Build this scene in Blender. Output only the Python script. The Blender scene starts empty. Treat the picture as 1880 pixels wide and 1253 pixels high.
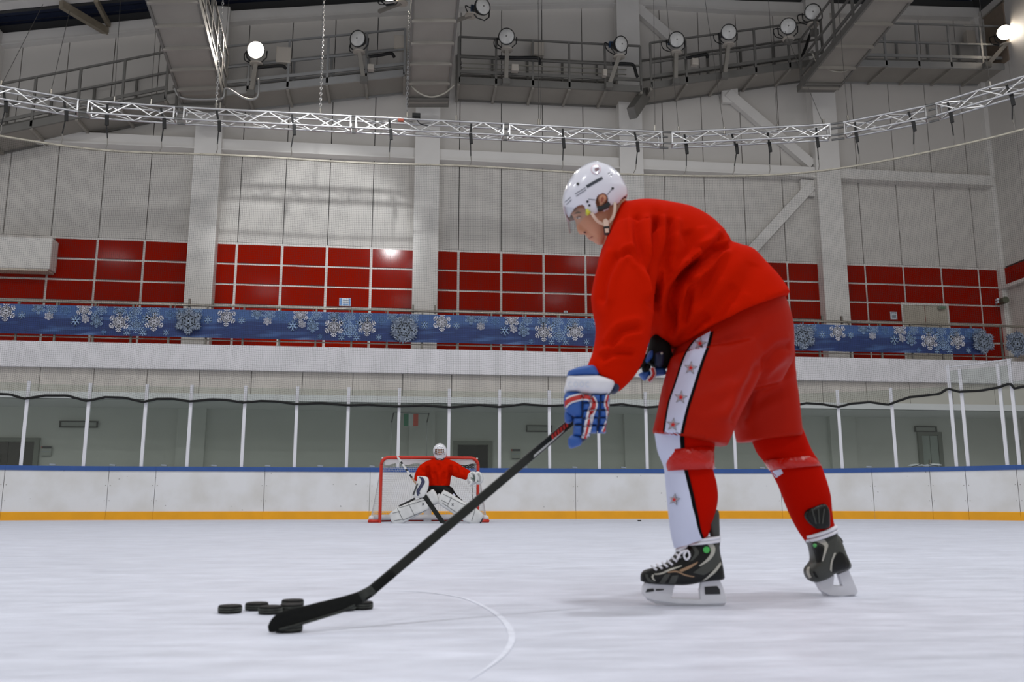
import bpy, bmesh, math, random
import numpy as np
from mathutils import Vector, Matrix
from mathutils.bvhtree import BVHTree
from mathutils.noise import noise as mnoise
random.seed(7)
SC = bpy.context.scene
COL = SC.collection

# ------------------------------------------------------------------ camera
F_PX, YAW, HOR, CAM_H = 1630.0, math.radians(7.0), 925.0, 0.36
PITCH = math.atan((HOR - 626.5) / F_PX)
FH = np.array([math.sin(YAW), math.cos(YAW), 0.0])
RT = np.array([math.cos(YAW), -math.sin(YAW), 0.0])
ZU = np.array([0, 0, 1.0])
FW = math.cos(PITCH) * FH + math.sin(PITCH) * ZU
UP = -math.sin(PITCH) * FH + math.cos(PITCH) * ZU
CAM = np.array([0, 0, CAM_H])
cd = bpy.data.cameras.new('camera')
cam = bpy.data.objects.new('camera', cd)
COL.objects.link(cam)
cam.location = CAM
cam.rotation_euler = (math.pi / 2 + PITCH, 0, -YAW)
cd.sensor_width = 36.0
cd.lens = 36.0 * F_PX / 1880.0
cd.clip_start, cd.clip_end = 0.05, 200
cd.dof.use_dof = True
cd.dof.focus_distance = 17.5
cd.dof.aperture_fstop = 4.5
SC.camera = cam

# ------------------------------------------------------------------ view, world, lamps
vs = SC.view_settings
vs.view_transform = 'Standard'
vs.look = 'None'
vs.gamma = 1.0
vs.use_curve_mapping = False
vs.exposure = 0.15
w = bpy.data.worlds.new('hall_air')
SC.world = w
w.use_nodes = True
w.node_tree.nodes['Background'].inputs[0].default_value = (1.0, 0.98, 0.955, 1)
w.node_tree.nodes['Background'].inputs[1].default_value = 0.43

def area(name, loc, target, size, power, col=(0.97, 0.98, 1.0)):
    ld = bpy.data.lights.new(name, 'AREA')
    ld.shape = 'DISK'
    ld.size = size
    ld.energy = power
    ld.color = col
    o = bpy.data.objects.new(name, ld)
    COL.objects.link(o)
    o.location = loc
    d = Vector(target) - Vector(loc)
    o.rotation_euler = d.to_track_quat('-Z', 'Y').to_euler()
    return o
# the hall's lit floodlight groups along the catwalks over the ice
for (x, y, size, power) in ((-9, 14, 1.5, 205), (-3, 14, 1.5, 205), (4, 14.5, 1.5, 205), (11, 13, 1.5, 205), (-14.6, 3.2, 1.5, 205), (0.6, 3.0, 0.8, 335), (9, 5.5, 1.5, 205), (-8, -3, 1.5, 205), (0, -5, 1.5, 205), (9, -3, 1.5, 205)):
    area('flood_group', (x, y, 12.6), (x * 0.95, y + 0.4, 0), size, power)
# one hall floodlight is turned on the second wall bay
sl = bpy.data.lights.new('wall_flood', 'SPOT'); sl.energy = 4000; sl.spot_size = math.radians(22); sl.spot_blend = 0.35; sl.shadow_soft_size = 0.3; sl.color = (0.96, 0.98, 1.0)
so = bpy.data.objects.new('wall_flood', sl); COL.objects.link(so); so.location = (-0.73, 9.0, 11.84)
so.rotation_euler = (Vector((-2.45, 24.4, 7.3)) - Vector(so.location)).to_track_quat('-Z', 'Y').to_euler()

# ------------------------------------------------------------------ pixel helpers (frame 1880 x 1253)
def ray(x, y):
    return FW + (x - 940) / F_PX * RT - (y - 626.5) / F_PX * UP
def onY(x, y, Y):
    d = ray(x, y); return CAM + d * (Y / d[1])
def onZ(x, y, z):
    d = ray(x, y); return CAM + d * ((z - CAM_H) / d[2])
def atD(x, y, D):
    d = ray(x, y); return CAM + d * (D / (d @ FH))
def proj(P):
    v = np.asarray(P, float) - CAM; z = v @ FW
    return 940 + F_PX * (v @ RT) / z, 626.5 - F_PX * (v @ UP) / z

# ------------------------------------------------------------------ materials
def lin(c):
    return tuple(((v / 255) / 12.92 if v / 255 <= 0.04045 else ((v / 255 + 0.055) / 1.055) ** 2.4) for v in c)
MATS = {}
def mat(name, rgb, rough=0.6, metal=0.0, var=0.0, vscale=6.0, bump=0.0, bscale=40.0, spec=0.5, emit=None, estr=0.0, coat=0.0, sheen=0.0, stretch=None):
    """rgb in sRGB 0-255; var = noise brightness variation of the paint or cloth itself."""
    if name in MATS:
        return MATS[name]
    m = bpy.data.materials.new(name); m.use_nodes = True
    nt = m.node_tree; b = nt.nodes['Principled BSDF']
    c = lin(rgb)
    b.inputs['Base Color'].default_value = (*c, 1)
    b.inputs['Roughness'].default_value = rough
    b.inputs['Metallic'].default_value = metal
    b.inputs['Specular IOR Level'].default_value = spec
    if coat: b.inputs['Coat Weight'].default_value = coat
    if sheen: b.inputs['Sheen Weight'].default_value = sheen
    if emit:
        b.inputs['Emission Color'].default_value = (*lin(emit), 1); b.inputs['Emission Strength'].default_value = estr
    if var or bump:
        tc = nt.nodes.new('ShaderNodeTexCoord')
        src = tc.outputs['Object']
        if stretch:
            mp = nt.nodes.new('ShaderNodeMapping'); mp.inputs['Scale'].default_value = stretch
            nt.links.new(src, mp.inputs['Vector']); src = mp.outputs['Vector']
    if var:
        n = nt.nodes.new('ShaderNodeTexNoise'); n.inputs['Scale'].default_value = vscale; n.inputs['Detail'].default_value = 4
        nt.links.new(src, n.inputs['Vector'])
        r = nt.nodes.new('ShaderNodeMapRange')
        r.inputs['From Min'].default_value = 0.3; r.inputs['From Max'].default_value = 0.7
        r.inputs['To Min'].default_value = 1 - var; r.inputs['To Max'].default_value = 1 + var * 0.6
        nt.links.new(n.outputs['Fac'], r.inputs['Value'])
        mx = nt.nodes.new('ShaderNodeMix'); mx.data_type = 'RGBA'; mx.blend_type = 'MULTIPLY'; mx.inputs['Factor'].default_value = 1
        mx.inputs['A'].default_value = (*c, 1)
        nt.links.new(r.outputs['Result'], mx.inputs['B'])
        nt.links.new(mx.outputs['Result'], b.inputs['Base Color'])
    if bump:
        n = nt.nodes.new('ShaderNodeTexNoise'); n.inputs['Scale'].default_value = bscale; n.inputs['Detail'].default_value = 3
        nt.links.new(src, n.inputs['Vector'])
        bp = nt.nodes.new('ShaderNodeBump'); bp.inputs['Strength'].default_value = bump; bp.inputs['Distance'].default_value = 0.01
        nt.links.new(n.outputs['Fac'], bp.inputs['Height']); nt.links.new(bp.outputs['Normal'], b.inputs['Normal'])
    MATS[name] = m
    return m

def glass_mat(name, tint, refl, rough=0.02):
    if name in MATS: return MATS[name]
    m = bpy.data.materials.new(name); m.use_nodes = True
    nt = m.node_tree; nt.nodes.clear()
    o = nt.nodes.new('ShaderNodeOutputMaterial')
    t = nt.nodes.new('ShaderNodeBsdfTransparent'); t.inputs[0].default_value = (*tint, 1)
    g = nt.nodes.new('ShaderNodeBsdfGlossy'); g.inputs['Roughness'].default_value = rough; g.inputs[0].default_value = (0.95, 1, 0.98, 1)
    fr = nt.nodes.new('ShaderNodeLayerWeight'); fr.inputs[0].default_value = 0.5
    pw = nt.nodes.new('ShaderNodeMath'); pw.operation = 'POWER'; pw.inputs[1].default_value = 5.0
    nt.links.new(fr.outputs['Facing'], pw.inputs[0])
    ad = nt.nodes.new('ShaderNodeMath'); ad.operation = 'MULTIPLY_ADD'; ad.inputs[1].default_value = 0.8; ad.inputs[2].default_value = refl
    nt.links.new(pw.outputs[0], ad.inputs[0])
    mx = nt.nodes.new('ShaderNodeMixShader')
    nt.links.new(ad.outputs[0], mx.inputs[0]); nt.links.new(t.outputs[0], mx.inputs[1]); nt.links.new(g.outputs[0], mx.inputs[2])
    nt.links.new(mx.outputs[0], o.inputs[0])
    MATS[name] = m
    return m

# ------------------------------------------------------------------ objects
def origin(p):
    o = Vector((0, 0, 0))
    while p is not None:
        o += Vector(p.location); p = p.parent
    return o
def link(name, me, parent=None, loc=None):
    ob = bpy.data.objects.new(name, me); COL.objects.link(ob)
    if parent: ob.parent = parent
    if loc is not None: ob.location = loc
    return ob
def tag(o, label=None, cat=None, group=None, kind=None):
    if label: o['label'] = label
    if cat: o['category'] = cat
    if group: o['group'] = group
    if kind: o['kind'] = kind
    return o
def thing(name, loc, label, cat, group=None, kind=None):
    o = bpy.data.objects.new(name, None); COL.objects.link(o)
    o.empty_display_size = 0.1
    o.location = loc
    return tag(o, label, cat, group, kind)
def structure(name, loc, label):
    return thing(name, loc, label, name.split('_')[0], kind='structure')

class MB:
    def __init__(s): s.v = []; s.f = []; s.m = []
    def add(s, vs, fs, mi=0):
        k = len(s.v); s.v += [tuple(map(float, p)) for p in vs]
        s.f += [tuple(i + k for i in f) for f in fs]; s.m += [mi] * len(fs); return s
    def box(s, c, d, R=None, mi=0):
        c = np.asarray(c, float); h = np.asarray(d, float) / 2
        P = np.array([[x, y, z] for x in (-1, 1) for y in (-1, 1) for z in (-1, 1)]) * h
        if R is not None: P = P @ np.asarray(R).T
        return s.add(P + c, [(0, 1, 3, 2), (4, 6, 7, 5), (0, 4, 5, 1), (2, 3, 7, 6), (0, 2, 6, 4), (1, 5, 7, 3)], mi)
    def bar(s, a, b, w, h=None, up=(0, 0, 1), mi=0):
        """rectangular bar from a to b, w across, h along 'up'"""
        a, b = np.asarray(a, float), np.asarray(b, float); h = w if h is None else h
        d = b - a; L = np.linalg.norm(d); d /= L
        u = np.asarray(up, float); 
        if abs(u @ d) > 0.98: u = np.array([0, 1.0, 0])
        x = np.cross(d, u); x /= np.linalg.norm(x); z = np.cross(x, d)
        return s.box((a + b) / 2, (w, L, h), np.stack([x, d, z], 1), mi)
    def tube(s, pts, r, n=8, mi=0, caps=True):
        pts = [np.asarray(p, float) for p in pts]
        if not hasattr(r, '__len__'): pts = [p for i, p in enumerate(pts) if i == 0 or np.linalg.norm(p - pts[i - 1]) > 1e-6]
        m = len(pts)
        rs = r if hasattr(r, '__len__') else [r] * m
        k = []; prev = None
        for i, p in enumerate(pts):
            d = pts[min(i + 1, m - 1)] - pts[max(i - 1, 0)]; d /= max(np.linalg.norm(d), 1e-9)
            if prev is None:
                u = np.array([0, 0, 1.0]) if abs(d[2]) < 0.9 else np.array([1.0, 0, 0])
            else: u = prev
            x = np.cross(d, u); x /= max(np.linalg.norm(x), 1e-9); u = np.cross(x, d); prev = u
            k += [p + rs[i] * (math.cos(t) * x + math.sin(t) * u) for t in np.arange(n) * 2 * math.pi / n]
        fs = [(i * n + j, i * n + (j + 1) % n, (i + 1) * n + (j + 1) % n, (i + 1) * n + j) for i in range(m - 1) for j in range(n)]
        if caps: fs += [tuple(range(n - 1, -1, -1)), tuple((m - 1) * n + j for j in range(n))]
        return s.add(k, fs, mi)
    def loft(s, rings, mi=0, caps=True):
        n = len(rings[0]); m = len(rings)
        vs = [p for r in rings for p in r]
        fs = [(i * n + j, i * n + (j + 1) % n, (i + 1) * n + (j + 1) % n, (i + 1) * n + j) for i in range(m - 1) for j in range(n)]
        if caps: fs += [tuple(range(n - 1, -1, -1)), tuple((m - 1) * n + j for j in range(n))]
        return s.add(vs, fs, mi)
    def prism(s, poly, off, mi=0):
        """closed polygon (3d points) extruded by vector off"""
        n = len(poly); off = np.asarray(off, float)
        P = [np.asarray(p, float) for p in poly]
        vs = P + [p + off for p in P]
        fs = [tuple(range(n - 1, -1, -1)), tuple(range(n, 2 * n))] + [(i, (i + 1) % n, n + (i + 1) % n, n + i) for i in range(n)]
        return s.add(vs, fs, mi)
    def cyl(s, c, r, h, n=24, axis=(0, 0, 1), mi=0, r2=None):
        c = np.asarray(c, float); a = np.asarray(axis, float); a /= np.linalg.norm(a)
        return s.tube([c, c + a * h], [r, r if r2 is None else r2], n, mi)
    def mesh(s, name, mats, org=(0, 0, 0), smooth=False, fix=True):
        me = bpy.data.meshes.new(name)
        o = np.asarray(org, float)
        me.from_pydata([tuple(np.asarray(p) - o) for p in s.v], [], s.f)
        mats = mats if isinstance(mats, (list, tuple)) else [mats]
        for m in mats: me.materials.append(m)
        if len(mats) > 1: me.polygons.foreach_set('material_index', s.m)
        if fix:
            bm = bmesh.new(); bm.from_mesh(me); bmesh.ops.recalc_face_normals(bm, faces=bm.faces); bm.to_mesh(me); bm.free()
        if smooth: me.polygons.foreach_set('use_smooth', [True] * len(me.polygons))
        me.update()
        return me
    def build(s, name, mats, parent=None, smooth=False, loc=None, bevel=0, auto=None):
        """world-space shapes become one mesh object under parent (or at loc)"""
        org = origin(parent) + (Vector(loc) if loc is not None else Vector())
        ob = link(name, s.mesh(name, mats, org, smooth or auto is not None), parent, loc)
        if bevel:
            bv = ob.modifiers.new('soft', 'BEVEL'); bv.width = bevel; bv.segments = 2; bv.limit_method = 'ANGLE'
        if auto is not None:
            sharp(ob.data, auto)
        return ob
def sharp(me, deg):
    bm = bmesh.new(); bm.from_mesh(me); t = math.radians(deg)
    for e in bm.edges:
        if len(e.link_faces) == 2 and e.calc_face_angle(0) > t: e.smooth = False
    bm.to_mesh(me); bm.free()
def copy_tree(o, parent=None, off=None):
    c = o.copy(); COL.objects.link(c); c.parent = parent
    if off is not None: c.location = Vector(o.location) + Vector(off)
    for ch in o.children: copy_tree(ch, c)
    return c
# ================================================================== the hall
YW, YF, YB = 24.4, 22.2, 21.0          # end wall, balcony front, rink boards
XR = 18.15                              # side wall
PX0, PITCHX = -4.65, 1.222              # cladding joints
ROWZ = [7.42 - 0.577 * i for i in range(7)]
white_wall = mat('grey_white_cladding', (205, 201, 195), 0.55, var=0.05, vscale=0.6)
white_trim = mat('white_paint', (222, 219, 214), 0.5, var=0.03, vscale=2)
joint_dark = mat('joint_dark', (70, 70, 70), 0.8)
red_panel = mat('red_lacquer_panel', (146, 20, 0), 0.09, var=0.07, vscale=0.9, spec=0.035)
shaded_fascia = mat('shaded_fascia_board', (206, 200, 193), 0.6, var=0.04, vscale=1)  # greyer tone carries the shade on the set-back lower band
corridor = mat('corridor_wall_paint', (196, 198, 190), 0.7, var=0.06, vscale=0.7)

# ---- ice
def ice_mat():
    m = bpy.data.materials.new('rink_ice'); m.use_nodes = True
    nt = m.node_tree; b = nt.nodes['Principled BSDF']
    N = nt.nodes.new; L = nt.links.new
    tc = N('ShaderNodeTexCoord')
    def noise(scale, sx, sy, rot, det=5, rough=0.55):
        mp = N('ShaderNodeMapping'); mp.inputs['Scale'].default_value = (sx, sy, 1); mp.inputs['Rotation'].default_value = (0, 0, rot)
        L(tc.outputs['Object'], mp.inputs['Vector'])
        n = N('ShaderNodeTexNoise'); n.inputs['Scale'].default_value = scale; n.inputs['Detail'].default_value = det; n.inputs['Roughness'].default_value = rough
        L(mp.outputs['Vector'], n.inputs['Vector']); return n.outputs['Fac']
    def rng(src, a, b_, c, d):
        r = N('ShaderNodeMapRange'); r.inputs['From Min'].default_value = a; r.inputs['From Max'].default_value = b_
        r.inputs['To Min'].default_value = c; r.inputs['To Max'].default_value = d; L(src, r.inputs['Value']); return r.outputs['Result']
    def mul(a, b_):
        q = N('ShaderNodeMath'); q.operation = 'MULTIPLY'; L(a, q.inputs[0]); L(b_, q.inputs[1]); return q.outputs[0]
    streak = rng(noise(1.6, 1, 5, 0.25), 0.3, 0.72, 0.88, 1.05)
    streak2 = rng(noise(9, 1, 7, -0.5, 6, 0.7), 0.35, 0.75, 0.94, 1.06)
    blot = mul(rng(noise(0.8, 1, 1, 0), 0.3, 0.7, 0.94, 1.03), rng(noise(4.5, 1, 1.8, 0.1, 6, 0.65), 0.42, 0.68, 0.97, 1.06))
    scr = rng(noise(26, 1, 16, 0.9, 2), 0.62, 0.70, 1.0, 1.09)
    f = mul(mul(streak, streak2), mul(blot, scr))
    mx = N('ShaderNodeMix'); mx.data_type = 'RGBA'; mx.blend_type = 'MULTIPLY'; mx.inputs['Factor'].default_value = 1
    mx.inputs['A'].default_value = (*lin((221, 225, 239)), 1)
    L(f, mx.inputs['B']); L(mx.outputs['Result'], b.inputs['Base Color'])
    L(rng(noise(5, 1, 4, 0.3), 0.3, 0.7, 0.30, 0.55), b.inputs['Roughness'])
    b.inputs['IOR'].default_value = 1.31
    bp = N('ShaderNodeBump'); bp.inputs['Strength'].default_value = 0.12; bp.inputs['Distance'].default_value = 0.01
    L(noise(30, 1, 5, 0.35, 4), bp.inputs['Height']); L(bp.outputs['Normal'], b.inputs['Normal'])
    return m
m = MB(); m.box((1.5, 8, -0.05), (46, 40, 0.1))
tag(m.build('floor', ice_mat(), loc=(0, 0, 0)), 'scuffed pale blue-white rink ice', 'ice', kind='structure')
# chalky skate arc on the ice
arc_pts = [onZ(x, y, 0.0012) for x, y in ((863, 1249), (898, 1224), (926, 1200), (940, 1172), (929, 1144), (898, 1119), (849, 1098), (779, 1088), (715, 1085))]
def smooth_path(P, k=6):
    P = [np.asarray(p, float) for p in P]; out = []
    for i in range(len(P) - 1):
        p0, p1, p2, p3 = P[max(i - 1, 0)], P[i], P[i + 1], P[min(i + 2, len(P) - 1)]
        for t in np.arange(k) / k:
            out.append(0.5 * ((2 * p1) + (-p0 + p2) * t + (2 * p0 - 5 * p1 + 4 * p2 - p3) * t * t + (-p0 + 3 * p1 - 3 * p2 + p3) * t ** 3))
    return out + [P[-1]]
ap = smooth_path(arc_pts); m = MB(); V = []
for i, p in enumerate(ap):
    d = ap[min(i + 1, len(ap) - 1)] - ap[max(i - 1, 0)]; n = np.array([-d[1], d[0], 0]); n /= np.linalg.norm(n)
    ww = 0.009 * math.sin(math.pi * (i + 0.5) / len(ap)) + 0.001
    V += [p - n * ww, p + n * ww]
m.add(V, [(2 * i, 2 * i + 1, 2 * i + 3, 2 * i + 2) for i in range(len(ap) - 1)])
tag(m.build('floor_marking', mat('skate_scrape', (223, 227, 240), 0.7, var=0.1, vscale=25), loc=(0, 0, 0)), 'white skate scrape curving across the near ice', 'ice', kind='structure')

# ---- end wall
roofp = [(-16, 12.05), (-11.4, 12.94), (-7.2, 13.72), (-4.95, 14.12), (-0.2, 14.79), (2.0, 15.1), (6.4, 15.52), (10.2, 15.55), (18.3, 15.9)]
def roof_z(x):
    return float(np.interp(x, [p[0] for p in roofp], [p[1] for p in roofp]))
wall = structure('wall_back', (0, YW, 0), 'tall end wall of grey-white vertical cladding with red panel band')
m = MB()
poly = [(-16, YW + 0.06, 0), (XR, YW + 0.06, 0), (XR, YW + 0.06, roof_z(XR) + 0.6)] + [(x, YW + 0.06, z + 0.6) for x, z in roofp[::-1] if x < XR]
m.prism(poly, (0, 0.2, 0)); m.build('wall_core', joint_dark, wall)
joints = [PX0 + PITCHX * k for k in range(-9, 20)]
cols = [(-11.6, 0.72), (-5.52, 0.72), (0.52, 0.70), (6.48, 0.70), (12.55, 0.76)]
def in_col(x):
    return any(abs(x - c) < w_ / 2 for c, w_ in cols)
g = 0.012
for a in joints:
    b = a + PITCHX
    if b > XR + 0.3: b = XR
    if b - a < 0.2: continue
    for z0, z1 in ((7.46, 10.05), (10.05, None)):
        za, zb = (z1, z1) if z1 else (roof_z(a) + 0.3, roof_z(b) + 0.3)
        m = MB()
        m.prism([(a + g, YW, z0 + g), (b - g, YW, z0 + g), (b - g, YW, zb - g), (a + g, YW, za - g)], (0, 0.07, 0))
        m.build('cladding_panel', white_wall, wall)
# white grid behind the red panels, then the red panels
m = MB(); m.box(((-16 + XR) / 2, YW + 0.02, 5.75), (XR + 16, 0.06, 3.42)); m.build('panel_grid', white_trim, wall)
red_mesh = {}
for a in joints:
    for r in range(6):
        z1, z0 = ROWZ[r] - 0.03, ROWZ[r + 1] + 0.03
        x0, x1 = a + 0.035, a + PITCHX - 0.035
        for c, w_ in cols:               # cut at columns
            if x0 < c - w_ / 2 < x1 and x1 <= c + w_ / 2 + 0.4 and x0 < c - w_ / 2 - 0.05: x1 = min(x1, c - w_ / 2)
            if x0 < c + w_ / 2 < x1 and x0 >= c - w_ / 2 - 0.4: x0 = max(x0, c + w_ / 2)
        x1 = min(x1, XR - 0.2)
        if x1 - x0 < 0.08 or (in_col(x0 + 0.02) and in_col(x1 - 0.02)): continue
        if r >= 2 and 14.8 < (x0 + x1) / 2 < 16.2 and r >= 3: continue
        key = (round(x1 - x0, 3), round(z1 - z0, 3))
        if key not in red_mesh:
            m = MB(); m.box((0, 0, 0), (key[0], 0.04, key[1])); red_mesh[key] = m.mesh('red_panel', red_panel)
        link('red_panel', red_mesh[key], wall, ((x0 + x1) / 2, -0.03 + random.uniform(-.004, .004), (z0 + z1) / 2))
# corridor wall below
m = MB(); m.box(((-16 + XR) / 2, YW, 1.95), (XR + 16, 0.1, 3.9)); m.build('lower_wall', corridor, wall)
# columns
for i, (c, w_) in enumerate(cols):
    top = roof_z(c) + 0.3
    st = ['leftmost, half hidden by the rising catwalk', 'first full one, in front of the box truss joint', 'below the middle catwalk end', 'above the player in red', 'by the diagonal braces'][i]
    col = structure('column', (c, YW, 0), 'white steel wall column, ' + st)
    for sx in (-1, 1):
        m = MB(); m.box((c + sx * (w_ / 2 - 0.03), YW - 0.17, (4.2 + top) / 2), (0.06, 0.34, top - 4.2)); m.build('column_side', white_trim, col)
    m = MB(); m.box((c, YW - 0.36, (4.2 + top) / 2), (w_ + (0.0), 0.05, top - 4.2)); m.build('column_face', white_trim, col)
    m = MB(); m.box((c, YW - 0.1, 1.5), (w_, 0.2, 3.0)); m.build('column_foot', corridor, col)
col = structure('column', (XR, YW, 0), 'white corner column where end wall meets side wall')
m = MB(); m.box((XR - 0.1, YW - 0.1, 9.0), (0.22, 0.22, 13.6)); m.build('column_face', white_trim, col)
# girt beam between columns
for i in range(5):
    a = cols[i][0] + cols[i][1] / 2; b = cols[i + 1][0] - cols[i + 1][1] / 2 if i < 4 else XR - 0.2
    bm_ = structure('beam', ((a + b) / 2, YW, 10.05), 'white horizontal wall beam, ' + ['at far left bay', 'behind the draped bright chain', 'left of the white helmet', 'right of the white helmet', 'in the corner bay'][i])
    m = MB(); m.box(((a + b) / 2, YW - 0.14, 10.21), (b - a, 0.28, 0.30)); m.build('web', white_trim, bm_)
    m = MB(); m.box(((a + b) / 2, YW - 0.17, 10.04), (b - a, 0.34, 0.04)); m.build('flange', white_trim, bm_)
# diagonal braces
def brace(p, q, lab, w_=0.30):
    a, b = onY(*p, YW - 0.12), onY(*q, YW - 0.12)
    bm_ = structure('beam', a, lab)
    m = MB(); m.bar(a, b, 0.2, w_, up=(0, 0, 1)); m.build('tube', white_trim, bm_)
    m = MB(); d = (b - a) / np.linalg.norm(b - a)
    m.box(a + d * 0.1, (0.5, 0.1, 0.5)); m.build('gusset', white_trim, bm_)
brace((1488, 342), (1372, 468), 'white diagonal brace running down behind the player')
brace((1335, 172), (1490, 304), 'white diagonal brace under the kinked catwalk')
brace((1165, 12), (1255, 92), 'white diagonal brace high above the catwalk lamps')
# top roof chord along the wall, a second chord before it, deck above
for yy, lab, dz in ((YW - 0.2, 'white sloping roof chord along the top of end wall', -0.13), (22.7, 'white roof chord crossing the upper left corner of the view', 0.16)):
    bm_ = structure('beam', (0, yy, 13), lab)
    xs = roofp if yy > 23 else [p for p in roofp if p[0] < 12]
    for (x0, z0), (x1, z1) in zip(xs[:-1], xs[1:]):
        m = MB(); m.prism([(x0, yy, z0 + dz), (x1, yy, z1 + dz), (x1, yy, z1 + 0.34 + dz), (x0, yy, z0 + 0.34 + dz)], (0, 0.24, 0)); m.build('chord_segment', white_trim, bm_)
        m = MB(); m.prism([(x0, yy - 0.05, z0 + dz - 0.03), (x1, yy - 0.05, z1 + dz - 0.03), (x1, yy - 0.05, z1 + dz), (x0, yy - 0.05, z0 + dz)], (0, 0.34, 0)); m.build('flange', white_trim, bm_)
deck = mat('navy_roof_sheet', (40, 48, 70), 0.45, metal=0.2, var=0.1, vscale=1)
ceil = structure('ceiling', (0, 20, 14), 'dark navy corrugated metal roof deck')
for (x0, z0), (x1, z1) in zip(roofp[:-1], roofp[1:]):
    m = MB(); n = max(2, int((24.6 - 13) / 0.28)); V = []; Fc = []
    for j in range(n * 2 + 1):
        y = 13 + j * (24.6 - 13) / (n * 2); h = 0.06 if (j // 1) % 2 else 0.0
        V += [(x0, y, z0 + 0.62 + h), (x1, y, z1 + 0.62 + h)]
    Fc = [(2 * j, 2 * j + 1, 2 * j + 3, 2 * j + 2) for j in range(n * 2)]
    m.add(V, Fc); m.build('roof_sheet', deck, ceil)
for y in (16, 18, 20, 21.6, 23.6):
    m = MB()
    for (x0, z0), (x1, z1) in zip(roofp[:-1], roofp[1:]): pass
    m = MB(); m.loft([[(x, y, z + 0.5), (x, y + 0.12, z + 0.5), (x, y + 0.12, z + 0.6), (x, y, z + 0.6)] for x, z in roofp]); m.build('purlin', joint_dark, ceil)
bm_ = structure('beam', (-9, 23.4, 13.5), 'bare steel strut bridging the two roof chords')
m = MB(); m.bar(onY(112, 8, 22.75), onY(196, 58, YW - 0.2), 0.14, 0.2); m.build('tube', mat('raw_steel_strut', (150, 140, 122), 0.5, metal=0.3, var=0.15), bm_)
m = MB(); m.bar(onY(176, 0, 22.9), onY(200, 46, YW - 0.2), 0.10, 0.14); m.build('cross_tube', MATS['raw_steel_strut'], bm_)

# ---- side wall
sw = structure('wall_right', (XR, 22, 0), 'side wall of grey cladding with a short red panel row')
m = MB(); m.box((XR + 0.1, 20, 8.3), (0.2, 9, 16.6)); m.build('wall_core', joint_dark, sw)
for k in range(7):
    y1 = YW - 0.12 - k * 1.22
    for z0, z1 in ((0.1, 6.85), (7.46, 15.9)):
        m = MB(); m.box((XR - 0.03, y1 - 0.61, (z0 + z1) / 2), (0.07, 1.2, z1 - z0)); m.build('cladding_panel', white_wall, sw)
    m = MB(); m.box((XR - 0.03, y1 - 0.61, 7.14), (0.06, 1.15, 0.54)); m.build('red_panel', red_panel, sw)
m = MB(); m.box((XR - 0.12, 20, 6.80), (0.25, 8.6, 0.10)); m.build('ledge', white_trim, sw)

# ---- balcony
bal = structure('wall_balcony', (0, YF, 0), 'white balcony front band running the width of hall')
XL, XRR = -14.0, XR
cx, wx = (XL + XRR) / 2, XRR - XL
m = MB(); m.box((cx, YF + 0.1, 3.89), (wx, 0.2, 0.62)); m.build('fascia', mat('white_fascia', (236, 234, 238), 0.5, var=0.03, vscale=1.5), bal)
m = MB(); m.box((cx, (YF + 0.21 + YW) / 2, 4.12), (wx, YW - YF - 0.21, 0.14)); m.build('floor_slab', shaded_fascia, bal)
m = MB(); m.box((cx, YF + 0.22, 3.28), (wx, 0.06, 0.6)); m.build('lower_core', joint_dark, bal)
x = -2.5 - 1.235 * 9
while x < XRR:
    m = MB(); m.box((x + 0.6175, YF + 0.17, 3.29), (1.22, 0.08, 0.58)); m.build('fascia_board', shaded_fascia, bal); x += 1.235
m = MB(); m.box((cx, YF + 0.06, 2.91), (wx, 0.16, 0.16)); m.build('trim_strip', MATS['white_fascia'], bal)
m = MB(); m.box((cx, (YF + YW) / 2, 2.87), (wx, YW - YF - 0.1, 0.08)); m.build('soffit', mat('soffit_grey', (205, 206, 200), 0.7), bal)
# railing
rail_m = mat('brushed_rail_steel', (176, 170, 158), 0.35, metal=0.85)
rail = thing('balcony_railing', (0, YF + 0.1, 4.2), 'brushed steel balcony railing with thin posts above white band', 'railing')
m = MB(); m.tube([(XL, YF + 0.1, 5.2), (XRR, YF + 0.1, 5.2)], 0.032, 10); m.build('top_rail', rail_m, rail, auto=40)
m = MB(); m.tube([(XL, YF + 0.1, 4.33), (XRR, YF + 0.1, 4.33)], 0.016, 8); m.build('bottom_rail', rail_m, rail, auto=40)
m = MB(); m.box((0, 0, 0.5), (0.045, 0.045, 1.0)); m.box((0, 0, 0.01), (0.1, 0.1, 0.02)); pm = m.mesh('post', mat('rail_post_steel', (128, 124, 116), 0.45, metal=0.6))
x = -9.3
while x < XRR:
    link('post', pm, rail, (x, 0, 0)); x += 0.885
# thin upright clamps where columns pass the rail
for c, w_ in cols[1:]:
    for sx in (-1, 1):
        m = MB(); m.box((c * 0.915 + sx * 0.28, YF + 0.14, 5.26), (0.05, 0.05, 0.22)); m.build('stub', MATS['rail_post_steel'], rail)

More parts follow.
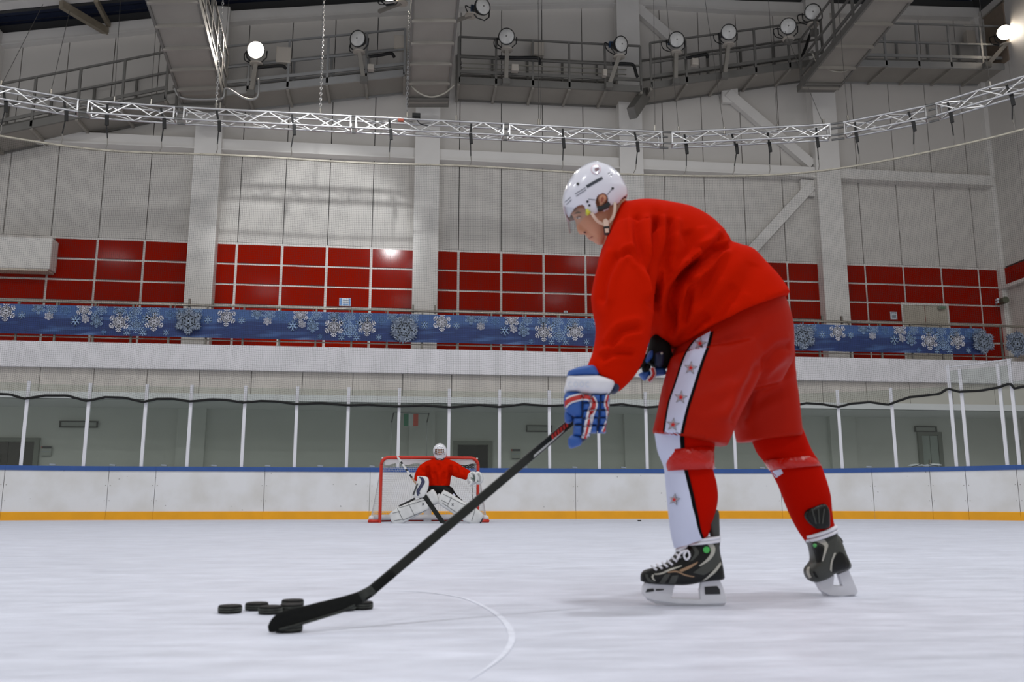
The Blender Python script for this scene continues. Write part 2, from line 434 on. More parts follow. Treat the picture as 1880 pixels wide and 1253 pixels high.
# banners with printed snowflakes
def banner_mat():
    m = bpy.data.materials.new('blue_banner_cloth'); m.use_nodes = True
    nt = m.node_tree; b = nt.nodes['Principled BSDF']; N = nt.nodes.new; L = nt.links.new
    tc = N('ShaderNodeTexCoord'); sp = N('ShaderNodeSeparateXYZ'); L(tc.outputs['Object'], sp.inputs[0])
    mp = N('ShaderNodeMapping'); mp.inputs['Scale'].default_value = (0.5, 1, 3.2); mp.inputs['Rotation'].default_value = (0, 0.12, 0); L(tc.outputs['Object'], mp.inputs['Vector'])
    n = N('ShaderNodeTexNoise'); n.inputs['Scale'].default_value = 1.6; n.inputs['Detail'].default_value = 2; L(mp.outputs['Vector'], n.inputs['Vector'])
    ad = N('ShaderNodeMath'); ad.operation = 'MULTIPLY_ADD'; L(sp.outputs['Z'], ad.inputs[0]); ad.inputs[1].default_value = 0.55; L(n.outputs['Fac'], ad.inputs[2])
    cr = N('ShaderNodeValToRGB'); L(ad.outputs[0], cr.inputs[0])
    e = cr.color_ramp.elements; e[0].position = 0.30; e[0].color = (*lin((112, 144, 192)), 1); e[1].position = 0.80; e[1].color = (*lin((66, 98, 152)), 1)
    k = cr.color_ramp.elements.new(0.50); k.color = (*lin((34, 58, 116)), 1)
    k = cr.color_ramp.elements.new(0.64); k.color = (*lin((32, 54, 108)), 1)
    L(cr.outputs[0], b.inputs['Base Color']); b.inputs['Roughness'].default_value = 0.55
    return m
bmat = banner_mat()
fl_w = mat('print_white', (226, 226, 236), 0.6); fl_b = mat('print_pale_blue', (150, 178, 214), 0.6); fl_c = mat('print_mid_blue', (104, 140, 190), 0.6)
def snowflake(m, cx, y, cz, r, kind, mi, rot=0.0, zmin=-99, zmax=99):
    """flat printed flake: six arms with side branches"""
    def seg(a, b, w_):
        a = np.array(a); b = np.array(b); d = b - a; L_ = np.hypot(*d)
        if L_ < 1e-6: return
        n = np.array([-d[1], d[0]]) / L_ * w_ / 2
        Q = [a - n, b - n, b + n, a + n]
        Q = [(min(max(q[0], -99), 99), min(max(q[1], zmin), zmax)) for q in Q]
        if max(q[1] for q in Q) - min(q[1] for q in Q) < 0.0008: return
        m.add([(q[0], y, q[1]) for q in Q], [(0, 1, 2, 3)], mi)
    w_ = r * (0.105 if kind != 2 else 0.24)
    c = np.array([cx, cz])
    for k in range(6):
        a = rot + k * math.pi / 3; u = np.array([math.cos(a), math.sin(a)])
        seg(c, c + u * r, w_)
        if kind == 2:
            seg(c + u * r * 0.75, c + u * r * 0.98, w_ * 1.9); continue
        for t, l in (((0.35, 0.30), (0.58, 0.36), (0.80, 0.24)) if kind == 0 else ((0.45, 0.42), (0.75, 0.30))):
            for sgn in (-1, 1):
                v = np.array([math.cos(a + sgn * 0.95), math.sin(a + sgn * 0.95)])
                seg(c + u * r * t, c + u * r * t + v * r * l, w_ * 0.85)
        u2 = np.array([math.cos(a + math.pi / 3), math.sin(a + math.pi / 3)])
        for q_ in ((0.3, 0.52) if kind == 0 else (0.34,)): seg(c + u * r * q_, c + u2 * r * q_, w_ * 0.8)
        um = np.array([math.cos(a + math.pi / 6), math.sin(a + math.pi / 6)]); seg(c + um * r * 0.26, c + um * r * (0.62 if kind == 0 else 0.5), w_ * 0.8)
pattern = [(0.02, .64, .15, 0, 1), (.34, .62, .15, 1, 1), (.62, .44, .10, 2, 1), (1.06, .52, .24, 0, 0), (1.43, .44, .09, 2, 1), (1.80, .64, .17, 0, 1), (2.10, .62, .15, 1, 1), (2.05, .44, .11, 1, 0),
           (2.42, .60, .13, 1, 2), (2.85, .62, .20, 0, 0), (2.67, .34, .13, 2, 1), (2.90, .38, .10, 1, 0), (3.16, .34, .16, 0, 1), (3.10, .50, .08, 2, 1), (3.25, .63, .15, 1, 1), (3.68, .33, .25, 0, 0), (3.68, .64, .18, 0, 1),
           (4.08, .27, .20, 1, 1), (4.05, .63, .17, 1, 1), (3.92, .48, .10, 2, 1), (4.30, .45, .10, 2, 1), (4.50, .36, .24, 0, 0), (4.46, .63, .18, 1, 1), (3.88, .07, .09, 2, 1), (4.25, .08, .10, 2, 1), (4.80, .10, .08, 2, 1), (4.86, .55, .14, 1, 2), (3.35, .08, .07, 2, 2)]
BZ0, BZ1 = 4.375, 5.10
spans = [(-11.2, -10.45, 'cut off by the picture edge'), (-10.45, -5.30, 'under the white wall box'), (-5.30, 0.02, 'below the blue notice'), (0.02, 5.40, 'between goal and player'), (5.4, 10.9, 'behind the bent player'), (10.64, 15.75, 'below the grey balcony door')]
for i, (a, b, where) in enumerate(spans[1:]):
    if i == 3: a, b = 5.4, 10.64
    L_ = b - a
    bn = thing('snowflake_banner', (a, YF + 0.03, BZ0), 'long blue banner printed with white snowflakes, ' + where, 'banner', 'snowflake banners on balcony rail')
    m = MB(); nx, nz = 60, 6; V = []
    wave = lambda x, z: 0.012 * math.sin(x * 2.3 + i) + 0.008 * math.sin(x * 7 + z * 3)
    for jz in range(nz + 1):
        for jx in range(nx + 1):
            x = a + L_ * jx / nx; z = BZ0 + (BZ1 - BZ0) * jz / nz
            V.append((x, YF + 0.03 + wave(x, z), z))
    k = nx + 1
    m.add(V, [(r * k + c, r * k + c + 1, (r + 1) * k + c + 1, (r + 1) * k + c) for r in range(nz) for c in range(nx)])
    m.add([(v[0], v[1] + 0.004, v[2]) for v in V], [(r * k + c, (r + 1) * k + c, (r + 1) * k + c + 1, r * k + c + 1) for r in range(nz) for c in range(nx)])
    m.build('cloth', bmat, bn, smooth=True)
    m = MB(); off = -0.15
    while off < L_:
        for (px_, pz_, pr_, kd, mi) in pattern:
            if -0.05 < px_ + off < L_ + 0.05:
                snowflake(m, a + px_ + off, YF + 0.006, BZ0 + pz_ * 1.02, pr_, kd, mi, math.pi / 6, BZ0 + 0.004, BZ1 - 0.004)
        off += 5.1
    o = m.build('snowflake_print', [fl_w, fl_b, fl_c], bn); o['kind'] = 'stuff'
    for q in np.arange(a + 0.3, b, 0.9):
        m = MB(); m.bar((q, YF + 0.04, BZ1 - 0.01), (q, YF + 0.09, 5.2), 0.012); m.build('tie', rail_m, bn)
# big cut-out flakes fixed over the banner joints
def rosette(px, py, r, lab, tilt):
    c = onY(px, py, YF - 0.06)
    m = MB(); P = []; n = 120
    for k in range(n):
        t = 2 * math.pi * k / n
        rr = r * (0.70 + 0.26 * abs(math.sin(3 * t + tilt)) ** 1.5 + 0.10 * (1 if k % 4 < 2 else -0.6))
        P.append((c[0] + rr * math.cos(t), c[1], c[2] + rr * math.sin(t)))
    o = thing('snowflake_cutout', c, lab, 'decoration', 'cut-out snowflakes on balcony rail')
    m.prism(P, (0, 0.03, 0)); m.build('disc', mat('frosted_board', (104, 116, 138), 0.6, var=0.4, vscale=6), o)
    m = MB(); snowflake(m, c[0], c[1] - 0.004, c[2], r * 0.95, 0, 0, math.pi / 6 + tilt); q = m.build('flake_relief', mat('frost_print', (146, 158, 176), 0.6), o); q['kind'] = 'stuff'
rosette(346, 590, 0.33, 'large grey snowflake cut-out beside the first white column', 0)
rosette(742, 605, 0.36, 'large snowflake cut-out straddling the column above the goal', 0.4)
rosette(1474, 618, 0.36, 'large blue-grey snowflake cut-out just behind the red shorts', 0.2)
rosette(1806, 628, 0.34, 'frosted snowflake cut-out at the end of last banner', 0.1)
rosette(1868, 632, 0.36, 'blue snowflake cut-out on the corner post', 0.5)

# ---- things on the end wall
m = MB(); a = onY(-60, 432, YW - 0.5); b = onY(91, 494, YW - 0.5)
o = thing('ventilation_unit', ((a[0] + b[0]) / 2, YW, b[2]), 'boxy white ventilation unit mounted over the red panels', 'ventilation unit')
cxx = (a[0] + b[0]) / 2; czz = (onY(40, 435, YW - .5)[2] + onY(40, 493, YW - .5)[2]) / 2; hh = onY(40, 435, YW - .5)[2] - onY(40, 493, YW - .5)[2]
m.box((cxx, YW - 0.27, czz), (b[0] - a[0], 0.46, hh)); m.build('casing', white_trim, o, bevel=0.03)
m = MB(); m.box((cxx, YW - 0.27, czz - hh / 2 - 0.02), (b[0] - a[0] - 0.1, 0.4, 0.05)); m.build('base_lip', mat('cream_lip', (206, 196, 180), 0.6), o)
m = MB(); m.box((b[0] - 0.05, YW - 0.3, czz + hh / 2 + 0.015), (0.12, 0.1, 0.03)); m.build('bracket', MATS['rail_post_steel'], o)
def plate(name, px, py, wpx, hpx, Y, lab, cat, base, strips):
    a = onY(px - wpx / 2, py - hpx / 2, Y); b = onY(px + wpx / 2, py + hpx / 2, Y)
    c = (a + b) / 2; W_, H_ = b[0] - a[0], a[2] - b[2]
    o = thing(name, c, lab, cat)
    m = MB(); m.box(c, (W_, 0.03, H_)); m.build('board', base, o)
    for (x0, z0, x1, z1, mt) in strips:
        m = MB(); m.box((c[0] + (x0 + x1 - 1) / 2 * W_, c[1] - 0.018, c[2] + (z0 + z1 - 1) / 2 * H_), ((x1 - x0) * W_, 0.006, (z1 - z0) * H_)); m.build('print', mt, o)
    return o
pale = mat('sign_white', (214, 222, 232), 0.5); blu = mat('sign_blue', (92, 140, 196), 0.5); dk = mat('sign_dark', (34, 34, 40), 0.5); gr = mat('sign_grey', (150, 158, 168), 0.5)
plate('wall_sign', 633.5, 555, 21, 15, YW - 0.06, 'pale blue notice fixed to a bright red panel', 'sign', pale, [(0.03, 0.05, 0.22, 0.95, blu), (0.84, 0.05, 0.97, 0.95, blu), (0.3, 0.62, 0.8, 0.82, gr), (0.3, 0.36, 0.8, 0.5, gr), (0.3, 0.14, 0.8, 0.24, blu)])
plate('wall_sign', 1038.5, 573.5, 7, 5, YW - 0.06, 'tiny white tag low on a dark red panel', 'sign', pale, [(0.15, 0.3, 0.45, 0.7, gr), (0.55, 0.3, 0.85, 0.7, gr)])
plate('wall_sign', 1640.5, 580, 13, 14, YW - 0.06, 'small white notice beside the balcony door', 'sign', pale, [(0.08, 0.8, 0.92, 0.95, gr), (0.2, 0.2, 0.8, 0.6, gr)])
# balcony door with exit lamp
a = onY(1656, 560, YW - 0.05); b = onY(1741, 600, YW - 0.05)
d = structure('door_1', ((a[0] + b[0]) / 2, YW - 0.05, 4.2), 'grey double door in red wall on the balcony')
cxx, W_ = (a[0] + b[0]) / 2, b[0] - a[0]; zt = a[2]
for sx in (-1, 1):
    m = MB(); m.box((cxx + sx * W_ / 4, YW - 0.03, (4.2 + zt) / 2), (W_ / 2 - 0.015, 0.06, zt - 4.2)); m.build('leaf', mat('door_grey', (186, 180, 166), 0.5), d)
    m = MB(); m.box((cxx + sx * 0.08, YW - 0.08, 5.1), (0.03, 0.05, 0.14)); m.build('handle', rail_m, d)
m = MB(); m.box((cxx, YW - 0.04, zt + 0.03), (W_ + 0.1, 0.09, 0.07)); m.build('head_frame', white_trim, d)
for sx in (-1, 1):
    m = MB(); m.box((cxx + sx * (W_ / 2 + 0.02), YW - 0.04, (4.2 + zt) / 2), (0.05, 0.09, zt - 4.2)); m.build('jamb', white_trim, d)
c = onY(1729, 565, YW - 0.15)
o = thing('exit_lamp', c, 'small grey-green exit lamp over balcony door', 'lamp'); m = MB(); m.box(c, (0.2, 0.1, 0.1)); m.build('body', mat('lamp_grey', (150, 156, 146), 0.5), o, bevel=0.01)
m = MB(); m.box(c - np.array([0, 0.055, 0.01]), (0.16, 0.01, 0.06)); m.build('lens', mat('lamp_green', (110, 140, 112), 0.4), o)
c = onY(1840, 552, YW - 0.5)
o = thing('security_camera', c, 'grey-green security camera on the corner column', 'camera')
m = MB(); m.cyl(c + np.array([0.05, -0.1, 0]), 0.1, 0.25, 16, (0.1, 1, 0)); m.build('housing', mat('camera_green', (92, 96, 78), 0.5), o, auto=40)
m = MB(); m.cyl(c + np.array([-0.17, -0.05, 0.02]), 0.035, 0.12, 12, (0.2, 1, 0)); m.build('lamp_head', pale, o, auto=40)
m = MB(); m.cyl(c + np.array([-0.17, -0.05, -0.06]), 0.03, 0.12, 12, (0.2, 1, 0)); m.build('microphone_head', pale, o, auto=40)
m = MB(); m.bar(c + np.array([0, 0.1, 0]), c + np.array([0.1, 0.45, 0]), 0.05); m.build('arm', rail_m, o)
# door and panel on side wall near the ceiling
m = MB(); c0 = (XR - 0.07, 24.1, 0)
o = structure('door_2', (XR - 0.06, 23.5, 13.9), 'brownish hatch in side wall behind the corner floodlight')
m.box((XR - 0.08, 23.45, 14.6), (0.05, 0.9, 1.9)); m.build('leaf', mat('hatch_brown', (138, 122, 106), 0.6, var=0.1), o)
m = MB(); m.box((XR - 0.085, 23.45, 15.58), (0.07, 1.0, 0.06)); m.build('head_frame', rail_m, o)
# ---- corridor things behind the glass
darkdoor = mat('dark_door', (40, 34, 27), 0.5, var=0.15)
def corr_door(name, px0, px1, pyt, lab, mt, leaves=1):
    a = onY(px0, pyt, YW - 0.06); b = onY(px1, pyt, YW - 0.06); zt = a[2]; W_ = b[0] - a[0]; cxx = (a[0] + b[0]) / 2
    d = structure(name, (cxx, YW - 0.06, 0), lab)
    for k in range(leaves):
        m = MB(); m.box((a[0] + W_ * (k + 0.5) / leaves, YW - 0.07, zt / 2), (W_ / leaves - 0.02, 0.05, zt - 0.02)); m.build('leaf', mt, d)
    m = MB(); m.box((cxx, YW - 0.08, zt + 0.05), (W_ + 0.24, 0.09, 0.1)); m.build('head_frame', mat('door_frame_grey', (112, 116, 106), 0.6), d)
    for x in (a[0] - 0.06, b[0] + 0.06):
        m = MB(); m.box((x, YW - 0.08, zt / 2), (0.12, 0.09, zt)); m.build('jamb', MATS['door_frame_grey'], d)
    m = MB(); m.box((a[0] + W_ * 0.35, YW - 0.13, 1.5), (0.03, 0.05, 0.2)); m.build('handle', rail_m, d)
corr_door('door_3', -30, 65, 811, 'dark brown door behind glass at the left edge', darkdoor, 2)
corr_door('door_4', 840, 896, 817, 'black doorway behind the goal beside the goalkeeper mask', mat('opening_darkness', (9, 7, 5), 0.9, spec=0.1))  # darkness of the open doorway painted as a black leaf
corr_door('door_5', 1690, 1720, 800, 'pale narrow door behind glass near rink corner', mat('pale_leaf', (150, 160, 152), 0.6), 2)
def frame_sign(px0, px1, py0, py1, lab):
    a = onY(px0, py0, YW - 0.1); b = onY(px1, py1, YW - 0.1); c = (a + b) / 2
    o = thing('sign_frame', c, lab, 'sign frame'); t = 0.03; W_, H_ = b[0] - a[0], a[2] - b[2]
    for dx, dz, ww, hh in ((0, H_ / 2, W_ + t, t), (0, -H_ / 2, W_ + t, t), (-W_ / 2, 0, t, H_), (W_ / 2, 0, t, H_)):
        m = MB(); m.box(c + np.array([dx, 0, dz]), (ww, 0.05, hh)); m.build('frame_bar', mat('frame_black', (28, 32, 28), 0.5), o)
    m = MB(); m.box(c + np.array([0, 0.02, 0]), (W_, 0.02, H_)); m.build('backing', mat('frame_back', (158, 162, 154), 0.5), o)
frame_sign(111, 178, 774, 785, 'long black-edged blank sign frame near the left brown door')
frame_sign(967, 1013, 782, 793, 'black-edged blank sign frame beside the blue glove')
frame_sign(1680, 1719, 784, 793, 'black-edged blank sign frame near the rink corner')
def notice(px, py, lab):
    plate('notice_board', px, py, 17, 18, YW - 0.1, lab, 'notice', mat('notice_grey', (156, 160, 152), 0.5), [(0, 0.78, 0.12, 1.0, mat('notice_red', (150, 60, 50), 0.5)), (0.12, 0.78, 1.0, 1.0, dk), (0.1, 0.42, 0.9, 0.48, gr), (0.1, 0.0, 0.9, 0.05, dk)])
notice(85, 829, 'grey door notice with dark heading by the left brown door')
notice(947, 834, 'grey door notice with dark heading right of the goal')
# flag on a hockey-stick frame
o = thing('flag_stand', onY(752, 857, YW - 0.9) * np.array([1, 1, 0]), 'thin frame of two upright hockey sticks holding a flag', 'stand')
Yg = YW - 0.9
gs = mat('pole_grey', (150, 152, 150), 0.4, metal=0.3); gd = mat('pole_dark', (40, 42, 40), 0.5)
for (xb, xt) in ((718, 719), (783, 784)):
    zt = onY(xt, 776, Yg); zb = zt * np.array([1, 1, 0]) + np.array([0.0, 0, 0.0])
    m = MB(); m.bar(zb, zt, 0.03, 0.04); m.build('shaft', gs, o)
    m = MB(); m.bar(zt, onY(xt + 3.5, 759, Yg), 0.03, 0.07); m.build('blade', gd, o)
m = MB(); m.tube([onY(722, 758, Yg), onY(787, 760, Yg)], 0.012, 6); m.build('crossbar', gs, o)
a = onY(741.5, 760, Yg - 0.03); b = onY(767.5, 783, Yg - 0.03)
fo = thing('flag', (a + b) / 2, 'small green white and red striped flag behind the glass', 'flag')
for k, c_ in enumerate(((8, 122, 84), (196, 200, 196), (206, 62, 38))):
    m = MB(); W_ = (b[0] - a[0]) / 3; m.box((a[0] + W_ * (k + 0.5), a[1], (a[2] + b[2]) / 2), (W_, 0.01, a[2] - b[2])); m.build('stripe', mat('flag_%d' % k, c_, 0.7), fo)
# ================================================================== rink boards, glass, net
X0, X1, RAD = -6.3, 6.6, 8.5
def outline(s, off=0.0):
    """rink outline: s = metres along the boards from the middle of the straight end; off = outward offset"""
    xm = (X0 + X1) / 2; h = (X1 - X0) / 2
    if abs(s) <= h: return np.array([xm + s, YB + off, 0]), np.array([0, 1.0, 0])
    sg = 1 if s > 0 else -1; a = (abs(s) - h) / RAD
    n = np.array([sg * math.sin(a), math.cos(a), 0])
    c = np.array([xm + sg * h, YB - RAD, 0])
    return c + n * (RAD + off), n
SS = np.linspace(-14, 19, 1400)
PXS = np.array([proj(outline(s)[0] + np.array([0, 0, 1.17]))[0] for s in SS])
def s_at(px):
    return float(np.interp(px, PXS, SS))
board_m = bpy.data.materials.new('scuffed_white_board'); board_m.use_nodes = True
def _board():
    nt = board_m.node_tree; b = nt.nodes['Principled BSDF']; N = nt.nodes.new; L = nt.links.new
    tc = N('ShaderNodeTexCoord')
    v = N('ShaderNodeTexVoronoi'); v.inputs['Scale'].default_value = 3.2; v.inputs['Randomness'].default_value = 1
    n0 = N('ShaderNodeTexNoise'); n0.inputs['Scale'].default_value = 30; L(tc.outputs['Object'], n0.inputs['Vector'])
    L(tc.outputs['Object'], v.inputs['Vector'])
    ad = N('ShaderNodeMath'); ad.operation = 'MULTIPLY_ADD'; L(n0.outputs['Fac'], ad.inputs[0]); ad.inputs[1].default_value = 0.12; L(v.outputs['Distance'], ad.inputs[2])
    r = N('ShaderNodeMapRange'); r.inputs['From Min'].default_value = 0.098; r.inputs['From Max'].default_value = 0.115; r.inputs['To Min'].default_value = 0.5; r.inputs['To Max'].default_value = 1
    L(ad.outputs[0], r.inputs['Value'])
    n = N('ShaderNodeTexNoise'); n.inputs['Scale'].default_value = 1.4; n.inputs['Detail'].default_value = 6; L(tc.outputs['Object'], n.inputs['Vector'])
    cr = N('ShaderNodeValToRGB'); L(n.outputs['Fac'], cr.inputs[0])
    cr.color_ramp.elements[0].position = 0.3; cr.color_ramp.elements[0].color = (*lin((214, 213, 210)), 1)
    cr.color_ramp.elements[1].position = 0.6; cr.color_ramp.elements[1].color = (*lin((228, 229, 231)), 1)
    mx = N('ShaderNodeMix'); mx.data_type = 'RGBA'; mx.blend_type = 'MULTIPLY'; mx.inputs['Factor'].default_value = 1
    L(cr.outputs[0], mx.inputs['A']); L(r.outputs['Result'], mx.inputs['B']); L(mx.outputs['Result'], b.inputs['Base Color'])
    b.inputs['Roughness'].default_value = 0.4
_board()
blue_cap = mat('blue_cap_plastic', (46, 84, 150), 0.4, var=0.06); yellow = mat('yellow_kick_plastic', (240, 168, 8), 0.4, var=0.06, vscale=3)
boards = thing('rink_boards', (0.15, YB, 0), 'scuffed white rink boards with blue cap and yellow kick strip', 'boards')
jp = [s_at(p) for p in (-190, 10, 201, 287, 487, 680, 868, 1056, 1245, 1432, 1600, 1706, 1771, 1865)]
jp = [jp[0] - 2.4] + jp + [jp[-1] + 2.4]
def strip(sa, sb, prof):
    """extrude a profile [(off, z)...] along the outline"""
    n = max(1, int(abs(sb - sa) / 0.3)); R = []
    for i in range(n + 1):
        s = sa + (sb - sa) * i / n; p, nn = outline(s)
        R.append([p + nn * o_ + np.array([0, 0, z]) for o_, z in prof])
    return R
for sa, sb in zip(jp[:-1], jp[1:]):
    m = MB(); m.loft(strip(sa + 0.006, sb - 0.006, [(0, 0.02), (0, 1.085), (0.08, 1.085), (0.08, 0.02)])); m.build('board_panel', board_m, boards)
    m = MB(); m.loft(strip(sa + 0.002, sb - 0.002, [(-0.02, 0), (-0.02, 0.17), (-0.012, 0.185), (0.01, 0.185), (0.01, 0)])); m.build('kick_strip', yellow, boards)
    m = MB(); m.loft(strip(sa + 0.001, sb - 0.001, [(-0.02, 1.078), (-0.02, 1.168), (-0.01, 1.18), (0.14, 1.18), (0.14, 1.078)])); m.build('cap_rail', blue_cap, boards)
    for s_ in (sa + 0.05, sb - 0.05):
        for z in (0.42, 0.76):
            p, nn = outline(s_); m = MB(); m.cyl(p + np.array([0, 0, z]) - nn * 0.006, 0.008, 0.01, 8, nn); m.build('bolt', MATS['rail_post_steel'], boards)
# glass with white posts
screen = thing('glass_screen', (0.15, YB + 0.06, 1.18), 'clear greenish safety glass with slim white posts on rink boards', 'glass screen')
pane_m = glass_mat('safety_glass', (0.895, 0.92, 0.90), 0.03)
post_m = mat('white_post', (222, 222, 228), 0.4)
ppx = [-60, 45, 160, 265, 348, 447, 543, 638, 732, 825, 917, 1009, 1098, 1186, 1268, 1348, 1445, 1541, 1641.5, 1749, 1771.5, 1842, 1864.5, 1955]
ps = []
for p in ppx:      # pixel x is read half way up the post
    best = min(SS, key=lambda s: abs(proj(outline(s, 0.06)[0] + np.array([0, 0, 2.1]))[0] - p)); ps.append(best)
def zt_of(i):
    return 3.5 if 19 <= i <= 22 else 3.05
for i, s in enumerate(ps):
    p, nn = outline(s, 0.06); t = np.cross(nn, ZU); zt = zt_of(i) if i != 20 else 3.38
    if i == 21: zt = 3.42
    m = MB(); m.bar(p + ZU * 1.18, p + ZU * zt, 0.07, 0.06, up=nn); m.build('post', post_m, screen)
for i in range(len(ps) - 1):
    sa, sb = ps[i] + 0.02, ps[i + 1] - 0.02
    zt = 3.0 if i not in (19, 20, 21) else 3.36
    m = MB(); m.loft(strip(sa, sb, [(0.055, 1.18), (0.055, zt), (0.067, zt), (0.067, 1.18)])); m.build('pane', pane_m, screen)
    if i < 19:
        p, nn = outline((sa + sb) / 2, 0.03); m = MB(); m.bar(p - np.cross(nn, ZU) * 0.06 + ZU * 1.215, p + np.cross(nn, ZU) * 0.06 + ZU * 1.205, 0.04, 0.03); m.build('glass_clip', gr, screen)
m = MB(); pa, _ = outline(ps[19] - 0.1, 0.25); pb, _ = outline(ps[22], 0.25); m.bar(pa + ZU * 3.46, pb + ZU * 3.52, 0.04, 0.03); m.build('bench_canopy_edge', post_m, screen)
# gloves lying on the ledge behind the glass
for px, lab, mr in ((1681, 'white glove lying on ledge behind glass, nearer the player', 1), (1712, 'white glove lying on ledge behind glass, nearer the corner', -1)):
    s = s_at(px); p, nn = outline(s, 0.2); t = np.cross(nn, ZU) * mr
    o = thing('ledge_glove', p + ZU * 1.18, lab, 'glove', 'gloves on the ledge')
    m = MB(); c = p + ZU * 1.225
    R = []
    for u, w_, h_ in ((-0.17, 0.03, 0.012), (-0.12, 0.06, 0.03), (-0.02, 0.07, 0.04), (0.08, 0.06, 0.035), (0.15, 0.05, 0.02), (0.18, 0.02, 0.01)):
        R.append([c + t * u + nn * w_ * math.cos(q) + ZU * h_ * math.sin(q) for q in np.arange(10) * math.pi / 5])
    m.loft(R); m.build('palm', post_m, o, smooth=True)
    m = MB(); m.tube([c + t * 0.1 - nn * 0.06 + ZU * 0.03, c + t * 0.02 - nn * 0.065 + ZU * 0.0, c - t * 0.1 - nn * 0.06 - ZU * 0.02], 0.008, 6); m.build('trim_line', dk, o)
# protective net: rail, twine, bottom rope
net = thing('safety_net', (0.15, YB, 3), 'fine dark protective netting hanging above the glass from a slim rail', 'net')
NR = 8.64
SN0, SN1 = -11.0, 16.6
def net_top(s): return NR + 0.02 * math.sin(s * 1.1)
rail_s = np.linspace(SN0, SN1, 90)
m = MB(); m.tube([outline(s, 0.02)[0] + ZU * net_top(s) for s in rail_s], 0.03, 8); m.build('hanging_rail', mat('cream_net_rail', (184, 178, 162), 0.4), net, auto=50)
rope_px = [(-40, 722), (0, 724), (20, 725), (47, 733), (85, 727), (125, 727), (162, 737), (195, 730), (230, 731), (264, 739), (290, 733), (320, 733), (352, 738), (390, 734), (415, 735), (448, 740), (480, 737), (510, 738), (545, 743), (590, 741), (640, 745), (680, 744), (730, 747), (780, 745), (827, 749), (880, 744), (915, 748), (960, 743), (1007, 746), (1050, 744), (1098, 746), (1140, 743), (1185, 749), (1230, 745), (1268, 749), (1310, 744), (1350, 748), (1400, 745), (1445, 748), (1480, 741), (1510, 743), (1538, 748), (1560, 742), (1595, 739), (1630, 744), (1645, 738), (1670, 730), (1725, 724), (1742, 714), (1760, 720), (1800, 718), (1835, 712), (1856, 704), (1860, 715), (1875, 711), (1890, 709)]
rs_, rz_ = [], []
for px, py in rope_px:
    s = min(SS, key=lambda s: abs(proj(outline(s, 0.0)[0] + np.array([0, 0, 2.9]))[0] - px))
    P = outline(s, 0.0)[0]; zz = np.linspace(2.4, 3.8, 281)
    ys = np.array([proj(P + np.array([0, 0, z]))[1] for z in zz]); rs_.append(s); rz_.append(float(np.interp(-py, -ys, zz)))
rs_ = np.array(rs_); rz_ = np.array(rz_)
def net_bot(s): return float(np.interp(s, rs_, rz_))
m = MB(); m.tube([outline(s, -0.03)[0] + ZU * net_bot(s) for s in np.linspace(SN0, SN1, 420)], 0.03, 6); m.build('bottom_rope', mat('black_rope', (16, 16, 16), 0.8), net, smooth=True)
def net_pt(s, t):
    """t: 0 bottom, 1 top; gentle ripples in the hanging cloth"""
    z = net_bot(s) + (net_top(s) - net_bot(s)) * t
    rip = 0.05 * math.sin(s * 3.1 + 2 * math.sin(t * 4)) * math.sin(math.pi * min(1, t * 1.2)) * (1 - t) + 0.02 * math.sin(s * 8 + t * 9) * (1 - t)
    z += 0.05 * math.sin(s * 2.4 + t * 3) * math.sin(math.pi * t) * (1 - t) * 1.3 - (0.035 * abs(math.sin(s * math.pi / 0.34)) if t > 0.999 else 0)
    p, nn = outline(s, -0.03 + rip)
    return p + ZU * z
def twine(paths, r):
    V = []; Fc = []
    for P in paths:
        P = np.array(P); n = len(P)
        d = np.gradient(P, axis=0); d /= np.linalg.norm(d, axis=1)[:, None]
        a = np.cross(d, np.array([0.3, 0.9, 0.2])); a /= np.linalg.norm(a, axis=1)[:, None]; b = np.cross(d, a)
        k = len(V)
        for q in range(3):
            t = q * 2 * math.pi / 3
            V.extend((P + r * (math.cos(t) * a + math.sin(t) * b)).tolist())
        Fc += [(k + q * n + i, k + q * n + i + 1, k + (q + 1) % 3 * n + i + 1, k + (q + 1) % 3 * n + i) for q in range(3) for i in range(n - 1)]
    return V, Fc
pitch = 0.042
ns = int((SN1 - SN0) / pitch); nt_ = int(5.6 / pitch)
paths = [[net_pt(SN0 + (SN1 - SN0) * i / ns, j / 14) for j in range(15)] for i in range(ns + 1)]
paths += [[net_pt(s, j / nt_) for s in np.linspace(SN0, SN1, 250 if j < nt_ else 900)] for j in range(nt_ + 1)]
V, Fc = twine(paths, 0.0018)
me = bpy.data.meshes.new('twine'); o_ = origin(net); me.from_pydata([(v[0] - o_.x, v[1] - o_.y, v[2] - o_.z) for v in V], [], Fc); me.materials.append(mat('dark_twine', (26, 26, 24), 0.9)); me.update()
ob = link('twine', me, net); ob['kind'] = 'stuff'

